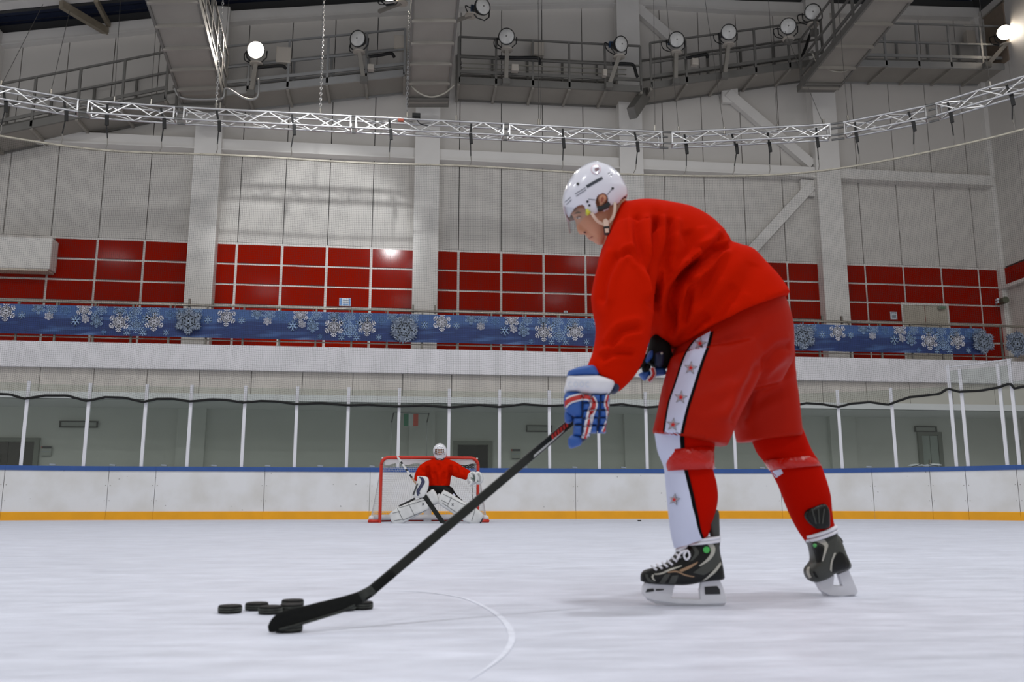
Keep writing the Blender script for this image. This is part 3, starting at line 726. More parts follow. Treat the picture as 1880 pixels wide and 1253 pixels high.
# ================================================================== box truss ring over the boards
alu = mat('bright_aluminium', (200, 200, 200), 0.38, metal=0.85)
TZ = 9.74
seg_px = [(-60, 146), (162, 322), (336, 645), (652, 925), (934, 1216), (1232, 1525), (1548, 1700), (1716, 1930)]
wheres = ['at the far left bend', 'next to the left bend', 'hung from the pair of bright chains', 'under the middle catwalk', 'left of the white helmet', 'above the player', 'rising at the right bend', 'at the right picture edge']
def truss_pt(px):
    s = min(SS, key=lambda s: abs(proj(outline(s, -0.2)[0] + np.array([0, 0, TZ]))[0] - px)); return outline(s, -0.2)
for (pa, pb), wh in zip(seg_px, wheres):
    a, na = truss_pt(pa); b, nb = truss_pt(pb); d = (b - a); L_ = np.linalg.norm(d); d /= L_
    n = np.cross(ZU, d); n = n if n @ na > 0 else -n
    tr = thing('box_truss', (a + b) / 2 + ZU * (TZ - 0.3), 'shiny aluminium box truss length, ' + wh, 'truss', 'ring of box truss lengths')
    cor = [(0, 0), (0.3, 0), (0, -0.3), (0.3, -0.3)]
    for o_, z in cor:
        m = MB(); m.tube([a + n * o_ + ZU * (TZ + z), b + n * o_ + ZU * (TZ + z)], 0.029, 8); m.build('chord', alu, tr, auto=50)
    k = max(2, int(round(L_ / 0.50))); st = L_ / k
    for i in range(k):
        p = a + d * st * i; q = a + d * st * (i + 1)
        up = i % 2 == 0
        for (o1, z1), (o2, z2) in (((0, 0), (0, -0.3)), ((0.3, -0.3), (0.3, 0)), ((0, 0), (0.3, 0)), ((0.3, -0.3), (0, -0.3))):
            if not up: (o1, z1), (o2, z2) = (o2, z2), (o1, z1)
            m = MB(); m.bar(p + n * o1 + ZU * (TZ + z1), q + n * o2 + ZU * (TZ + z2), 0.022); m.build('brace', alu, tr)
    for e in (a + d * 0.02, b - d * 0.02):
        for (o1, z1), (o2, z2) in (((0, 0), (0, -0.3)), ((0.3, 0), (0.3, -0.3)), ((0, 0), (0.3, 0)), ((0, -0.3), (0.3, -0.3))):
            m = MB(); m.bar(e + n * o1 + ZU * (TZ + z1), e + n * o2 + ZU * (TZ + z2), 0.03); m.build('end_frame', alu, tr)
# connectors
conn = mat('connector_grey', (120, 120, 118), 0.5, metal=0.6)
for i in range(len(seg_px) - 1):
    a, na = truss_pt(seg_px[i][1]); b, nb = truss_pt(seg_px[i + 1][0])
    o = thing('truss_connector', (a + b) / 2 + ZU * (TZ - 0.3), 'grey hinge connector between truss lengths, ' + wheres[i], 'connector', 'truss connectors')
    for z in (0, -0.3):
        for o_ in (0, 0.3):
            m = MB(); m.tube([a + na * o_ + ZU * (TZ + z), b + nb * o_ + ZU * (TZ + z)], 0.03, 8); m.build('spigot', conn, o, auto=50)
# black strap hangers between truss and net rail
strap = mat('black_strap', (24, 24, 24), 0.7); hook = mat('hook_steel', (150, 146, 138), 0.35, metal=0.8)
hp = [4, 116, 197, 295, 397, 535, 714, 865, 1031, 1163, 1255, 1343, 1410, 1500, 1573, 1672, 1745, 1855]
hw = ['at the left picture edge', 'on the left bend truss', 'second from left bend', 'third from left bend', 'beside the first wall column', 'left of the bright chain foot', 'left of the middle column', 'right of the middle column', 'just left of white helmet', 'in front of the column above the helmet', 'right of the helmet', 'second right of the helmet', 'third right of the helmet', 'before the braced column', 'right of the braced column', 'on the right bend truss', 'second on the right bend', 'at the right picture edge']
for k, (px, wh) in enumerate(zip(hp, hw)):
    s = min(SS, key=lambda s: abs(proj(outline(s, -0.1)[0] + np.array([0, 0, TZ - 0.4]))[0] - px))
    p, nn = outline(s, -0.21); t = np.cross(nn, ZU); r_, _ = outline(s, 0.0)
    o = thing('strap_hanger', p + ZU * (TZ - 0.95), 'black ratchet strap hanging from truss, ' + wh, 'strap', 'strap hangers under the truss')
    top = p + ZU * (TZ - 0.05); kn = p + ZU * (TZ - 0.42) + t * random.uniform(-0.02, 0.1); lo = (p + r_) / 2 + ZU * (TZ - 0.86) + t * random.uniform(0.0, 0.05)
    m = MB(); m.bar(top, kn, 0.05, 0.014, up=nn); m.build('webbing', strap, o)
    m = MB(); m.bar(kn + ZU * 0.12, kn - ZU * 0.16 + t * 0.02, 0.08, 0.05, up=nn); m.build('ratchet', strap, o, bevel=0.008)
    m = MB(); m.bar(kn - ZU * 0.1, lo, 0.026, 0.012, up=nn); m.build('lower_webbing', strap, o)
    m = MB(); rr = r_ + ZU * net_top(s); m.tube([lo, lo * 0.5 + rr * 0.5 + t * 0.02, rr + ZU * 0.03], 0.012, 6); m.build('hook', hook, o)
# suspension lines
chain_m = mat('galvanised_chain', (196, 196, 196), 0.35, metal=0.8); wire_m = mat('thin_wire', (104, 102, 98), 0.5, metal=0.5)
susp = [((92, 172), (128, 20), 0, 'left of the first sloping catwalk'), ((209, 188), (223, -30), 0, 'near the roof strut'), ((276, 193), (287, 40), 0, 'before the sloping catwalk foot'), ((397, 200), (410, -10), 1, 'along the first catwalk edge'), ((403, 200), (421, -10), 0, 'close beside the first catwalk chain'),
        ((588, 207), (595, -12), 1, 'bright one between lamp and middle catwalk'), ((746, 217), (752, 20), 1, 'along the middle catwalk left edge'), ((838, 222), (841, 60), 0, 'along the middle catwalk right edge'), ((988, 229), (988, -10), 0, 'dark one above helmet left'), ((992, 229), (995, -10), 0, 'pale one above helmet left'),
        ((1203, 240), (1200, -10), 0, 'right of the upper column'), ((1247, 241), (1222, -10), 0, 'crossing the bright dish lamp'), ((1330, 243), (1293, -10), 0, 'left of the last dish lamps'), ((1428, 240), (1410, -10), 0, 'left of the angled catwalk'), ((1512, 233), (1441, 57), 0, 'slanting from lamp to truss'), ((1557, 230), (1538, -5), 0, 'passing the angled catwalk'), ((1818, 170), (1797, -10), 0, 'near the corner lamp'), ((1, 157), (79, 8), 0, 'slanting at the left edge')]
for (p, q, ch, wh) in susp:
    tp, n_ = truss_pt(p[0]); a = tp + ZU * TZ; Yt = a[1] + (1.2 if ch == 0 else 0.4)
    b = onY(q[0], q[1], Yt)
    o = thing('suspension_chain' if ch else 'suspension_wire', a, ('bright steel chain' if ch else 'thin steel wire') + ' holding the truss, ' + wh, 'chain' if ch else 'wire', 'truss suspension lines')
    if ch:
        L_ = np.linalg.norm(b - a); d = (b - a) / L_; k = int(L_ / 0.075); x = np.cross(d, [0, 1, 0]); x /= np.linalg.norm(x); y = np.cross(d, x); m = MB()
        for i in range(k):
            c = a + d * (i + 0.5) * L_ / k; u = x if i % 2 else y
            m.tube([c + d * 0.045 * math.sin(t) + u * 0.026 * math.cos(t) for t in np.arange(9) * math.pi / 4], 0.009, 4, caps=False)
        ob = m.build('links', chain_m, o); ob['kind'] = 'stuff'
    else:
        m = MB(); m.tube([a, b], 0.0065, 6); m.build('cable', wire_m, o)
    m = MB(); m.tube([a - ZU * 0.02, a + ZU * 0.16], 0.025, 8); m.build('shackle', hook, o)
# small black fixture on the truss near the middle column
a, n_ = truss_pt(765)
o = thing('truss_fixture', a + ZU * TZ, 'small black fixture clamped on truss in front of middle column', 'fixture')
m = MB(); m.box(a + ZU * (TZ + 0.09), (0.2, 0.15, 0.1)); m.build('housing', strap, o, bevel=0.01)
m = MB(); m.tube([a + ZU * TZ, a + np.array([0.1, 0, TZ - 0.12]), a + np.array([0.35, 0, TZ - 0.18])], 0.012, 6); m.build('cable', strap, o)
m = MB(); m.box(a + np.array([-0.38, -0.03, TZ - 0.06]), (0.14, 0.08, 0.06)); m.build('orange_clamp', mat('orange_clamp', (170, 70, 40), 0.5), o)

# ================================================================== catwalks
steel_d = mat('grey_catwalk_steel', (122, 120, 115), 0.55, metal=0.25, var=0.08, vscale=2)
steel_l = mat('galvanised_catwalk', (172, 172, 170), 0.4, metal=0.5, var=0.06, vscale=2)
plate_m = mat('catwalk_plate', (150, 145, 136), 0.6, var=0.08, vscale=1.2)
def catwalk(name, lab, ra, rb, fa, fb, H_=1.4, step=1.15, rail_m_=steel_d, near_rail=True, far_rail=True, deck=plate_m, beams=True):
    """ra->rb: one long bottom edge, fa->fb: the other; railings on both edges"""
    ra, rb, fa, fb = [np.asarray(v, float) for v in (ra, rb, fa, fb)]
    o = thing(name, (ra + fb) / 2, lab, 'catwalk')
    L_ = np.linalg.norm(rb - ra); k = max(2, int(round(L_ / step)))
    for i in range(k):
        t0, t1 = (i + 0.012) / k, (i + 0.988) / k
        A, B, C, D_ = ra + (rb - ra) * t0, ra + (rb - ra) * t1, fa + (fb - fa) * t1, fa + (fb - fa) * t0
        m = MB(); m.prism([A, B, C, D_], ZU * 0.03); m.build('deck_plate', deck, o)
    for i in range(k + 1):
        A = ra + (rb - ra) * i / k; B = fa + (fb - fa) * i / k
        m = MB(); m.bar(A - ZU * 0.04, B - ZU * 0.04, 0.07, 0.09); m.build('cross_beam', plate_m, o)
    for on, A, B in ((near_rail, fa, fb), (far_rail, ra, rb)):
        m = MB(); m.bar(A + ZU * 0.06, B + ZU * 0.06, 0.06, 0.20); m.build('toe_beam', rail_m_, o)
        if not on: continue
        m = MB(); m.bar(A + ZU * 0.34, B + ZU * 0.34, 0.04, 0.09); m.build('lower_rail', rail_m_, o)
        for h_ in (0.78, H_):
            m = MB(); m.bar(A + ZU * h_, B + ZU * h_, 0.05, 0.05); m.build('hand_rail', rail_m_, o)
        for i in range(k + 1):
            p = A + (B - A) * i / k
            m = MB(); m.bar(p, p + ZU * H_, 0.06); m.build('post', rail_m_, o)
    return o
def wallwalk(lab, pa, pb, rm=steel_d, **kw):
    """catwalk hugging the end wall, from its rear bottom edge pixels"""
    a = onY(*pa, YW - 0.05); b = onY(*pb, YW - 0.05); off = np.array([0, -1.08, 0])
    return catwalk('perimeter_catwalk', lab, a, b, a + off, b + off, rail_m_=rm, **kw)
wallwalk('dark catwalk climbing along the wall at far left', (-160, 314), (322, 214))
wallwalk('grey catwalk sloping along the wall past the lit left lamp', (395, 208), (742, 170), steel_l)
wallwalk('level grey catwalk along the wall carrying dish lamps', (838, 183), (1160, 197))
wallwalk('catwalk rising right from the kink above the helmet', (1178, 191), (1482, 147))
wallwalk('catwalk into the corner lit by the right floodlight', (1535, 150), (1822, 156), steel_l)
def longwalk(lab, l0, r0, l1, r1, D0, D1, **kw):
    """catwalk running out over the ice: far left/right bottom pixels, near left/right bottom pixels"""
    return catwalk('long_catwalk', lab, onY(*l0, D0), onY(*l1, D1), onY(*r0, D0), onY(*r1, D1), **kw)
def over(pfar, pnear, y0, y1): return onY(*pfar, y0), onY(*pnear, y1)
longwalk('sloping plated catwalk running out over the ice at left', (337, 196), (412, 192), (236, -100), (338, -100), 22.9, 17.2, step=0.85, deck=plate_m)
longwalk('plated middle catwalk running straight out above the goal', (750, 184), (822, 184), (762, -110), (853, -110), 22.9, 17.0, step=0.85)
longwalk('plated catwalk angling out to upper right', (1472, 158), (1540, 160), (1682, -100), (1756, -100), 22.9, 18.0, step=0.85)
# landing beams below the catwalk ends
def landing(px0, px1, py, lab):
    a = onY(px0, py, 23.0); b = onY(px1, py, 23.0)
    bm_ = structure('beam', (a + b) / 2, lab)
    m = MB(); m.bar(a, b, 0.5, 0.2); m.build('box_section', steel_d, bm_)
    m = MB(); m.bar(a + np.array([0, -0.27, -0.1]), b + np.array([0, -0.27, -0.1]), 0.06, 0.03); m.build('flange', steel_d, bm_)
landing(747, 824, 184, 'dark steel end beam of middle catwalk on its column')
landing(1470, 1538, 157, 'dark steel end beam of the angled catwalk')
landing(332, 412, 196, 'dark steel end beam of the left catwalk')
bm_ = structure('beam', onY(1165, 205, 23.2), 'dark bracket beam under the catwalk kink')
m = MB(); m.bar(onY(1160, 208, 22.9), onY(1185, 172, 23.9), 0.22, 0.34); m.build('box_section', steel_d, bm_)

# ================================================================== floodlights
dish_m = mat('frosted_dish_glass', (226, 225, 220), 0.5, var=0.14, vscale=7, spec=0.3); rim_m = mat('lamp_rim_dark', (60, 60, 60), 0.45, metal=0.4); yoke_m = mat('lamp_plate_pale', (196, 188, 176), 0.5); blue_box = mat('lamp_ballast_blue', (52, 84, 120), 0.5)
lit_m = mat('lit_lamp_glass', (255, 250, 240), 0.3, emit=(255, 240, 220), estr=30)
def floodlight(px, py, aim, lab, lit=False, beam=260, Y=22.95, pole_to=None, r=0.235, side=None):
    c = onY(px, py, Y)
    o = thing('floodlight', c, lab, 'floodlight', 'floodlights along the catwalks')
    d = np.asarray(aim, float); d /= np.linalg.norm(d)       # direction of the beam
    x = np.cross(d, ZU); x /= np.linalg.norm(x); u = np.cross(x, d)
    ring = lambda rr, off: [c + d * off + rr * (math.cos(t) * x + math.sin(t) * u) for t in np.arange(28) * 2 * math.pi / 28]
    m = MB(); m.loft([ring(0.05, -0.34), ring(0.11, -0.30), ring(0.17, -0.18), ring(r * 0.98, -0.04), ring(r, 0.0)]); m.build('reflector', rim_m, o, auto=50)
    m = MB(); m.loft([ring(r, -0.015), ring(r, 0.025), ring(r * 0.95, 0.03), ring(r * 0.93, 0.0)], caps=False); m.build('rim', rim_m, o, auto=50)
    m = MB(); m.loft([ring(r * 0.945, 0.005), ring(r * 0.85, 0.03), ring(r * 0.5, 0.055), ring(0.02, 0.062)]); m.build('lens', lit_m if lit else dish_m, o, smooth=True)
    if not lit:
        m = MB(); m.loft([ring(0.024, 0.056), ring(0.02, 0.07)]); m.build('lens_boss', steel_d, o)
    # yoke
    m = MB(); m.tube([c + x * (r + 0.04) - d * 0.1, c + x * (r + 0.03) - d * 0.1 - ZU * 0.2, c + x * 0.12 - d * 0.1 - ZU * 0.34, c - x * 0.12 - d * 0.1 - ZU * 0.34, c - x * (r + 0.03) - d * 0.1 - ZU * 0.2, c - x * (r + 0.04) - d * 0.1], 0.018, 6); m.build('yoke', rim_m, o, smooth=True)
    base = c - d * 0.1 - ZU * 0.37
    if side is not None: base = c + np.asarray(side)
    m = MB(); m.cyl(base - ZU * 0.03, 0.17, 0.04, 14); m.build('mount_plate', yoke_m, o, auto=40)
    m = MB(); m.box(c - d * 0.36 + x * 0.08 + ZU * 0.03, (0.14, 0.12, 0.14)); m.build('ballast', blue_box, o)
    m = MB(); m.tube(smooth_path([c - d * 0.36 + x * 0.1, c - d * 0.3 + x * 0.36, c - d * 0.2 + x * 0.34 - ZU * 0.25, base + x * 0.1]), 0.014, 6); m.build('cable', strap, o)
    if pole_to:
        b = onY(*pole_to, Y + 0.12)
        m = MB(); m.bar(base, b, 0.11); m.build('pole', plate_m, o)
        m = MB(); m.box(b, (0.2, 0.16, 0.16)); m.build('pole_clamp', steel_d, o)
    else:
        m = MB(); m.bar(base, base + np.array([-0.6, 0.5, 0]), 0.08); m.build('bracket_arm', plate_m, o)
    if lit:
        ld = bpy.data.lights.new('floodlight_beam', 'SPOT'); ld.energy = beam; ld.spot_size = math.radians(150); ld.spot_blend = 0.8; ld.shadow_soft_size = 0.2; ld.color = (1, 0.93, 0.85)
        lo = bpy.data.objects.new('floodlight_beam', ld); COL.objects.link(lo); lo.parent = o; lo.location = Vector(d * 0.12); lo.rotation_euler = Vector(d).to_track_quat('-Z', 'Y').to_euler()
    return o
tow = np.array([-0.1, -1, -0.28])
floodlight(470, 92, tow, 'lit round floodlight glowing white left of the bright chain', True, pole_to=(461, 172))
floodlight(657, 71, (-0.45, -1, -0.25), 'unlit dish floodlight turned left on the sloping catwalk', pole_to=(668, 147))
floodlight(886, 12, (0.5, -1, -0.2), 'unlit dish floodlight at the top beside middle catwalk', Y=21.8, side=(-0.3, 0.1, -0.22))
floodlight(930, 67, (-0.2, -1, -0.25), 'unlit dish floodlight on the level catwalk, its first', pole_to=(929, 150))
floodlight(1140, 81, (0.45, -1, -0.3), 'unlit tilted dish floodlight in front of upper column', pole_to=(1118, 158))
floodlight(1242, 73, (-0.05, -1, -0.25), 'unlit dish floodlight with brownish mirror right of the kink', pole_to=(1240, 150))
floodlight(1338, 59, (-0.1, -1, -0.25), 'unlit dish floodlight with bright rim on rising catwalk', pole_to=(1330, 140))
floodlight(1447, 48, (-0.3, -1, -0.35), 'unlit dish floodlight, lower of the pair by angled catwalk', Y=22.4, pole_to=(1447, 75))
floodlight(1492, 22, (-0.3, -1, -0.35), 'unlit dish floodlight, upper of the pair by angled catwalk', Y=22.2, pole_to=(1495, 60))
floodlight(1845, 60, (-0.5, -1, -0.25), 'lit round floodlight glowing white in the hall corner', True, beam=45, pole_to=(1812, 120))
floodlight(716, -14, (-0.3, -1, -0.3), 'lit floodlight mostly above the frame beside middle catwalk', True, Y=21.6, side=(0.3, 0.1, -0.22))
# hanging cable loops and boxes on the catwalks
cab = mat('grey_cable', (176, 172, 160), 0.6)
def cable(pts, Y, lab, r=0.022, mt=cab):
    P = smooth_path([onY(*p, Y) for p in pts]); o = thing('cable', P[0], lab, 'cable'); m = MB(); m.tube(P, r, 6); m.build('sheath', mt, o, smooth=True)
    m = MB(); m.cyl(P[0] - ZU * 0.04, 0.04, 0.08, 8); m.build('gland', steel_d, o)
cable([(749, 148), (765, 168), (790, 178), (815, 172), (834, 156)], 22.2, 'pale cable loop sagging under the middle catwalk end')
cable([(1491, 96), (1500, 114), (1520, 127), (1545, 132), (1570, 122), (1580, 116)], 22.2, 'pale cable loop sagging under the angled catwalk')
cable([(320, 160), (335, 180), (395, 182), (410, 178), (415, 162), (450, 181), (472, 178), (475, 145)], 22.4, 'white pipe loop under the left lamp', 0.03, steel_l)
for P, lab in (([(915, 105), (950, 106), (985, 106), (991, 112), (991, 118)], 'black cable bundle beside first dish of level catwalk'), ([(1122, 117), (1150, 117), (1163, 120), (1168, 136), (1171, 142)], 'black cable bundle beside the tilted dish'), ([(466, 125), (495, 122), (518, 121), (525, 126)], 'black cable bundle right of the lit left lamp'), ([(676, 104), (700, 101), (718, 98), (724, 105)], 'black cable bundle beside the left-turned dish'), ([(1258, 107), (1280, 103), (1296, 100), (1299, 106)], 'black cable bundle right of the brownish mirror dish'), ([(1470, 110), (1480, 85), (1492, 50), (1500, 30)], 'black cable bundle rising by the pair of dishes')):
    cable(P, 23.05, lab, 0.045, strap)
for k, (pa, pb, lab) in enumerate((((845, 116), (1150, 128), 'upper thin conduit along the level catwalk'), ((845, 124), (1150, 137), 'lower thin conduit along the level catwalk'))):
    cable([pa, ((pa[0] + pb[0]) / 2, (pa[1] + pb[1]) / 2), pb], 23.9, lab, 0.016)
def wbox(px, py, w_, h_, Y, lab, mt=yoke_m):
    c = onY(px, py, Y); o = thing('junction_box', c, lab, 'box', 'boxes on the catwalks')
    m = MB(); m.box(c, (w_, 0.18, h_)); m.build('housing', mt, o, bevel=0.01)
    m = MB(); m.box(c - np.array([0, 0.095, 0]), (w_ * 0.85, 0.012, h_ * 0.85)); m.build('lid', mt, o)
wbox(521, 103, 0.40, 0.46, 23.3, 'white cabinet on the sloping catwalk rail right of lit lamp')
wbox(735, 80, 0.36, 0.42, 23.4, 'grey cabinet on the sloping catwalk beside the middle one')
wbox(945, 126, 0.2, 0.2, 23.1, 'small pale junction box below first dish of level catwalk')
wbox(987, 90, 0.36, 0.46, 24.1, 'flat pale cabinet on the wall behind level catwalk')
wbox(1275, 115, 0.2, 0.2, 23.1, 'small pale junction box right of the brownish mirror dish')
wbox(1780, 70, 0.30, 0.44, 24.0, 'pale cabinet glowing beside the corner floodlight')
wbox(681, 125, 0.18, 0.16, 23.1, 'small grey box beside the pole of left-turned dish')
wbox(1110, 135, 0.12, 0.2, 23.1, 'small grey box on the pole of tilted dish')
# ================================================================== figure helpers
def ring(a, b, D, th, p=2.2, n=36, grow=0.0, Db=None):
    """closed cross-section: a, b = edge pixels across the limb at distance D, th = half depth (m)"""
    A, B = atD(*a, D), atD(*b, Db or D); c = (A + B) / 2; u = (B - A) / 2
    u = u * (1 + grow / np.linalg.norm(u)); th = th + grow; out = []
    for t in np.arange(n) * 2 * math.pi / n:
        cs, sn = math.cos(t), math.sin(t)
        out.append(c + u * math.copysign(abs(cs) ** (2 / p), cs) + FH * th * math.copysign(abs(sn) ** (2 / p), sn))
    return out
def dense(secs, k=3):
    """Catmull-Rom refine of (a, b, D, th) sections"""
    S = [np.array([*s[0], *s[1], s[2], s[3]], float) for s in secs]
    return [((q[0], q[1]), (q[2], q[3]), q[4], q[5]) for q in smooth_path(S, k)]
def limb(m, secs, p=2.2, n=36, k=3, shrink=1.0, mi=0):
    R = []
    for a, b, D, th in dense(secs, k):
        if shrink != 1.0:
            c = ((a[0] + b[0]) / 2, (a[1] + b[1]) / 2)
            a = (c[0] + (a[0] - c[0]) * shrink, c[1] + (a[1] - c[1]) * shrink); b = (c[0] + (b[0] - c[0]) * shrink, c[1] + (b[1] - c[1]) * shrink); th *= shrink
        R.append(ring(a, b, D, th, p, n))
    m.loft(R, mi)
def pillow(m, outline_px, D, th, p=2.5, nr=10, center=None, flat=0.0, mi=0, seg=None):
    """inflate a star-shaped side outline into a rounded solid"""
    O = [np.array(q, float) for q in outline_px]
    if seg: O = smooth_path(O + [O[0]], seg)[:-1]
    c = np.array(center, float) if center else sum(O) / len(O); n = len(O)
    V = []; prm = []
    for side in (-1, 1):
        for r in range(nr + 1):
            rho = math.sin(math.pi / 2 * r / nr)
            w_ = (max(0.0, 1 - rho ** p)) ** (1 / p)
            for q in O:
                x, y = c + (q - c) * rho
                V.append(atD(x, y, D) + FH * side * th * w_); prm.append((x, y))
    Fc = []; K = (nr + 1) * n
    for sd in (0, 1):
        for r in range(nr):
            for j in range(n):
                f = (sd * K + r * n + j, sd * K + r * n + (j + 1) % n, sd * K + (r + 1) * n + (j + 1) % n, sd * K + (r + 1) * n + j)
                Fc.append(f if sd == 0 else f[::-1])
    m.add(V, Fc, mi)
    return prm
def extrude_px(m, poly, D, th, mi=0, D2=None):
    """flat plate from a pixel polygon, th thick, centred on distance D"""
    P = [atD(x, y, D) - FH * th / 2 for x, y in poly]; m.prism(P, FH * th, mi)
def weld(ob, d=1e-5):
    bm = bmesh.new(); bm.from_mesh(ob.data); bmesh.ops.remove_doubles(bm, verts=bm.verts, dist=d); bmesh.ops.dissolve_degenerate(bm, edges=bm.edges, dist=1e-7)
    bmesh.ops.recalc_face_normals(bm, faces=bm.faces); bm.to_mesh(ob.data); bm.free()
def fuse(ob, voxel, smooth=4, dec=None):
    """union of all shells in the mesh as one continuous skin"""
    weld(ob)
    r = ob.modifiers.new('r', 'REMESH'); r.mode = 'VOXEL'; r.voxel_size = voxel
    s = ob.modifiers.new('s', 'SMOOTH'); s.factor = 0.5; s.iterations = smooth
    dg = bpy.context.evaluated_depsgraph_get(); dg.update()
    me = bpy.data.meshes.new_from_object(ob.evaluated_get(dg))
    ob.modifiers.clear(); old = ob.data; mats = list(old.materials); ob.data = me; me.name = ob.name
    if not me.materials:
        for mm in mats: me.materials.append(mm)
    me.polygons.foreach_set('use_smooth', [True] * len(me.polygons))
    return ob
def wpos(ob):
    n = len(ob.data.vertices); c = np.empty(n * 3); ob.data.vertices.foreach_get('co', c)
    return c.reshape(-1, 3) + np.array(origin(ob))
def wnor(ob):
    n = len(ob.data.vertices); c = np.empty(n * 3); ob.data.vertex_normals.foreach_get('vector', c); return c.reshape(-1, 3)
def set_wpos(ob, P):
    ob.data.vertices.foreach_set('co', (P - np.array(origin(ob))).astype(np.float32).ravel()); ob.data.update()
def folds(ob, creases, scale=490, noise_amp=0.004, noise_f=7.0, seed=0.0):
    """press cloth creases (polyline in side view, depth m, width m) into the near and far flanks"""
    P = wpos(ob); N = wnor(ob)
    v = P - CAM; z = v @ FW; X = 940 + F_PX * (v @ RT) / z; Yp = 626.5 - F_PX * (v @ UP) / z
    disp = np.zeros(len(P))
    flank = np.clip(np.abs(N @ FH) * 1.6, 0, 1)
    for pts, dep, wid in creases:
        Q = smooth_path([np.array(q, float) for q in pts], 5); d2 = np.full(len(P), 1e9); tt = np.zeros(len(P))
        for i in range(len(Q) - 1):
            a, b = Q[i], Q[i + 1]; ab = b - a; L2 = max(ab @ ab, 1e-9)
            t = np.clip(((X - a[0]) * ab[0] + (Yp - a[1]) * ab[1]) / L2, 0, 1)
            d = (X - a[0] - t * ab[0]) ** 2 + (Yp - a[1] - t * ab[1]) ** 2
            k = d < d2; d2[k] = d[k]; tt[k] = (i + t[k]) / (len(Q) - 1)
        d = np.sqrt(d2) / scale / wid
        fade = np.clip(np.minimum(tt, 1 - tt) * 8, 0.15, 1)
        disp += fade * dep * (-np.exp(-d ** 2) + 0.45 * np.exp(-((d - 2.0) / 0.9) ** 2)) * flank
    if noise_amp:
        disp += noise_amp * np.array([mnoise(Vector((p[0] * noise_f + seed, p[1] * noise_f, p[2] * noise_f))) for p in P])
    set_wpos(ob, P + N * disp[:, None])
def bvh(*obs):
    V = []; Fc = []
    for ob in obs:
        k = len(V); V += [tuple(p) for p in wpos(ob)]; Fc += [tuple(i + k for i in f.vertices) for f in ob.data.polygons]
    return BVHTree.FromPolygons(V, Fc)
def hit(tree, x, y, D, lift):
    d = ray(x, y); dn = Vector(d / np.linalg.norm(d))
    h = tree.ray_cast(Vector(CAM), dn)
    if h[0] is None:
        return None
    return np.array(h[0]) - np.array(dn) * lift
def patch(m, tree, left, right, D, lift=0.003, nu=6, nv=40, mi=0, k=6):
    """sewn-on strip between two pixel polylines, laid on the cloth"""
    Lp = smooth_path([np.array(q, float) for q in left], k); Rp = smooth_path([np.array(q, float) for q in right], k)
    def at(P, t):
        f = t * (len(P) - 1); i = min(int(f), len(P) - 2); return P[i] + (P[i + 1] - P[i]) * (f - i)
    G = []; last = None
    for j in range(nv + 1):
        a, b = at(Lp, j / nv), at(Rp, j / nv); row = []
        for i in range(nu + 1):
            q = a + (b - a) * i / nu; h = hit(tree, q[0], q[1], D, lift)
            if h is None or abs((h - CAM) @ FH - D) > 0.3: h = None
            row.append(h)
        G.append(row)
    V = []; idx = {}
    for j, row in enumerate(G):
        for i, h in enumerate(row):
            if h is not None: idx[(j, i)] = len(V); V.append(h)
    Fc = [tuple(idx[q] for q in ((j, i), (j, i + 1), (j + 1, i + 1), (j + 1, i))) for j in range(nv) for i in range(nu) if all(q in idx for q in ((j, i), (j, i + 1), (j + 1, i + 1), (j + 1, i)))]
    if Fc: m.add(V, Fc, mi)
def stamp(m, tree, poly, D, lift=0.004, mi=0, sub=1):
    """flat printed shape laid on a surface (star-shaped polygon in pixels)"""
    c = np.mean(np.array(poly, float), axis=0); n = len(poly)
    V = []; R = 3
    for r in range(R + 1):
        for q in poly:
            x, y = c + (np.array(q, float) - c) * r / R
            h = hit(tree, x, y, D, lift)
            if h is None or abs((h - CAM) @ FH - D) > 0.35: h = atD(x, y, D)
            V.append(h)
    m.add(V, [(r * n + j, r * n + (j + 1) % n, (r + 1) * n + (j + 1) % n, (r + 1) * n + j) for r in range(R) for j in range(n)], mi)
def star(cx, cy, r, ri=0.4, rot=0.0, n=5):
    return [(cx + (r if k % 2 == 0 else r * ri) * math.sin(rot + k * math.pi / n), cy - (r if k % 2 == 0 else r * ri) * math.cos(rot + k * math.pi / n)) for k in range(2 * n)]
def disc(cx, cy, r, n=18, ry=None):
    return [(cx + r * math.cos(t), cy + (ry or r) * math.sin(t)) for t in np.arange(n) * 2 * math.pi / n]
def thick_line(p, q, w_, k=3):
    p, q = np.array(p, float), np.array(q, float); d = q - p; n = np.array([-d[1], d[0]]) / np.linalg.norm(d) * w_ / 2
    return [p - n, q - n], [p + n, q + n]

# ------------------------------------------------------------------ cloth materials
def cloth(name, rgb, rough, weave=900, sheen=0.0, bump=0.08, spec=0.04):
    m_ = mat(name, rgb, rough, var=0.05, vscale=5, bump=bump, bscale=weave, spec=spec, sheen=sheen); return m_
jersey_m = cloth('red_jersey_knit', (190, 24, 0), 0.9)
short_m = cloth('red_short_nylon', (168, 26, 8), 0.5, 500, 0.0, 0.06, 0.07)
sock_m = cloth('red_sock_knit', (176, 14, 0), 0.8)
white_c = cloth('white_knit', (206, 211, 234), 0.8); black_c = cloth('black_trim', (16, 16, 18), 0.7)
star_g = mat('star_silver', (150, 148, 156), 0.5); star_k = mat('star_edge', (70, 66, 72), 0.5); star_w = mat('star_fill', (186, 184, 192), 0.5); star_r = mat('star_red', (200, 20, 20), 0.5)
skin_m = mat('skin', (198, 142, 112), 0.5, var=0.06, vscale=14, spec=0.35)
skin_m.node_tree.nodes['Principled BSDF'].inputs['Subsurface Weight'].default_value = 0.12
skin_m.node_tree.nodes['Principled BSDF'].inputs['Subsurface Radius'].default_value = (0.02, 0.008, 0.004)
shell_w = mat('white_helmet_shell', (222, 222, 232), 0.22, coat=0.5); shell_k = mat('black_plastic', (20, 22, 26), 0.4)

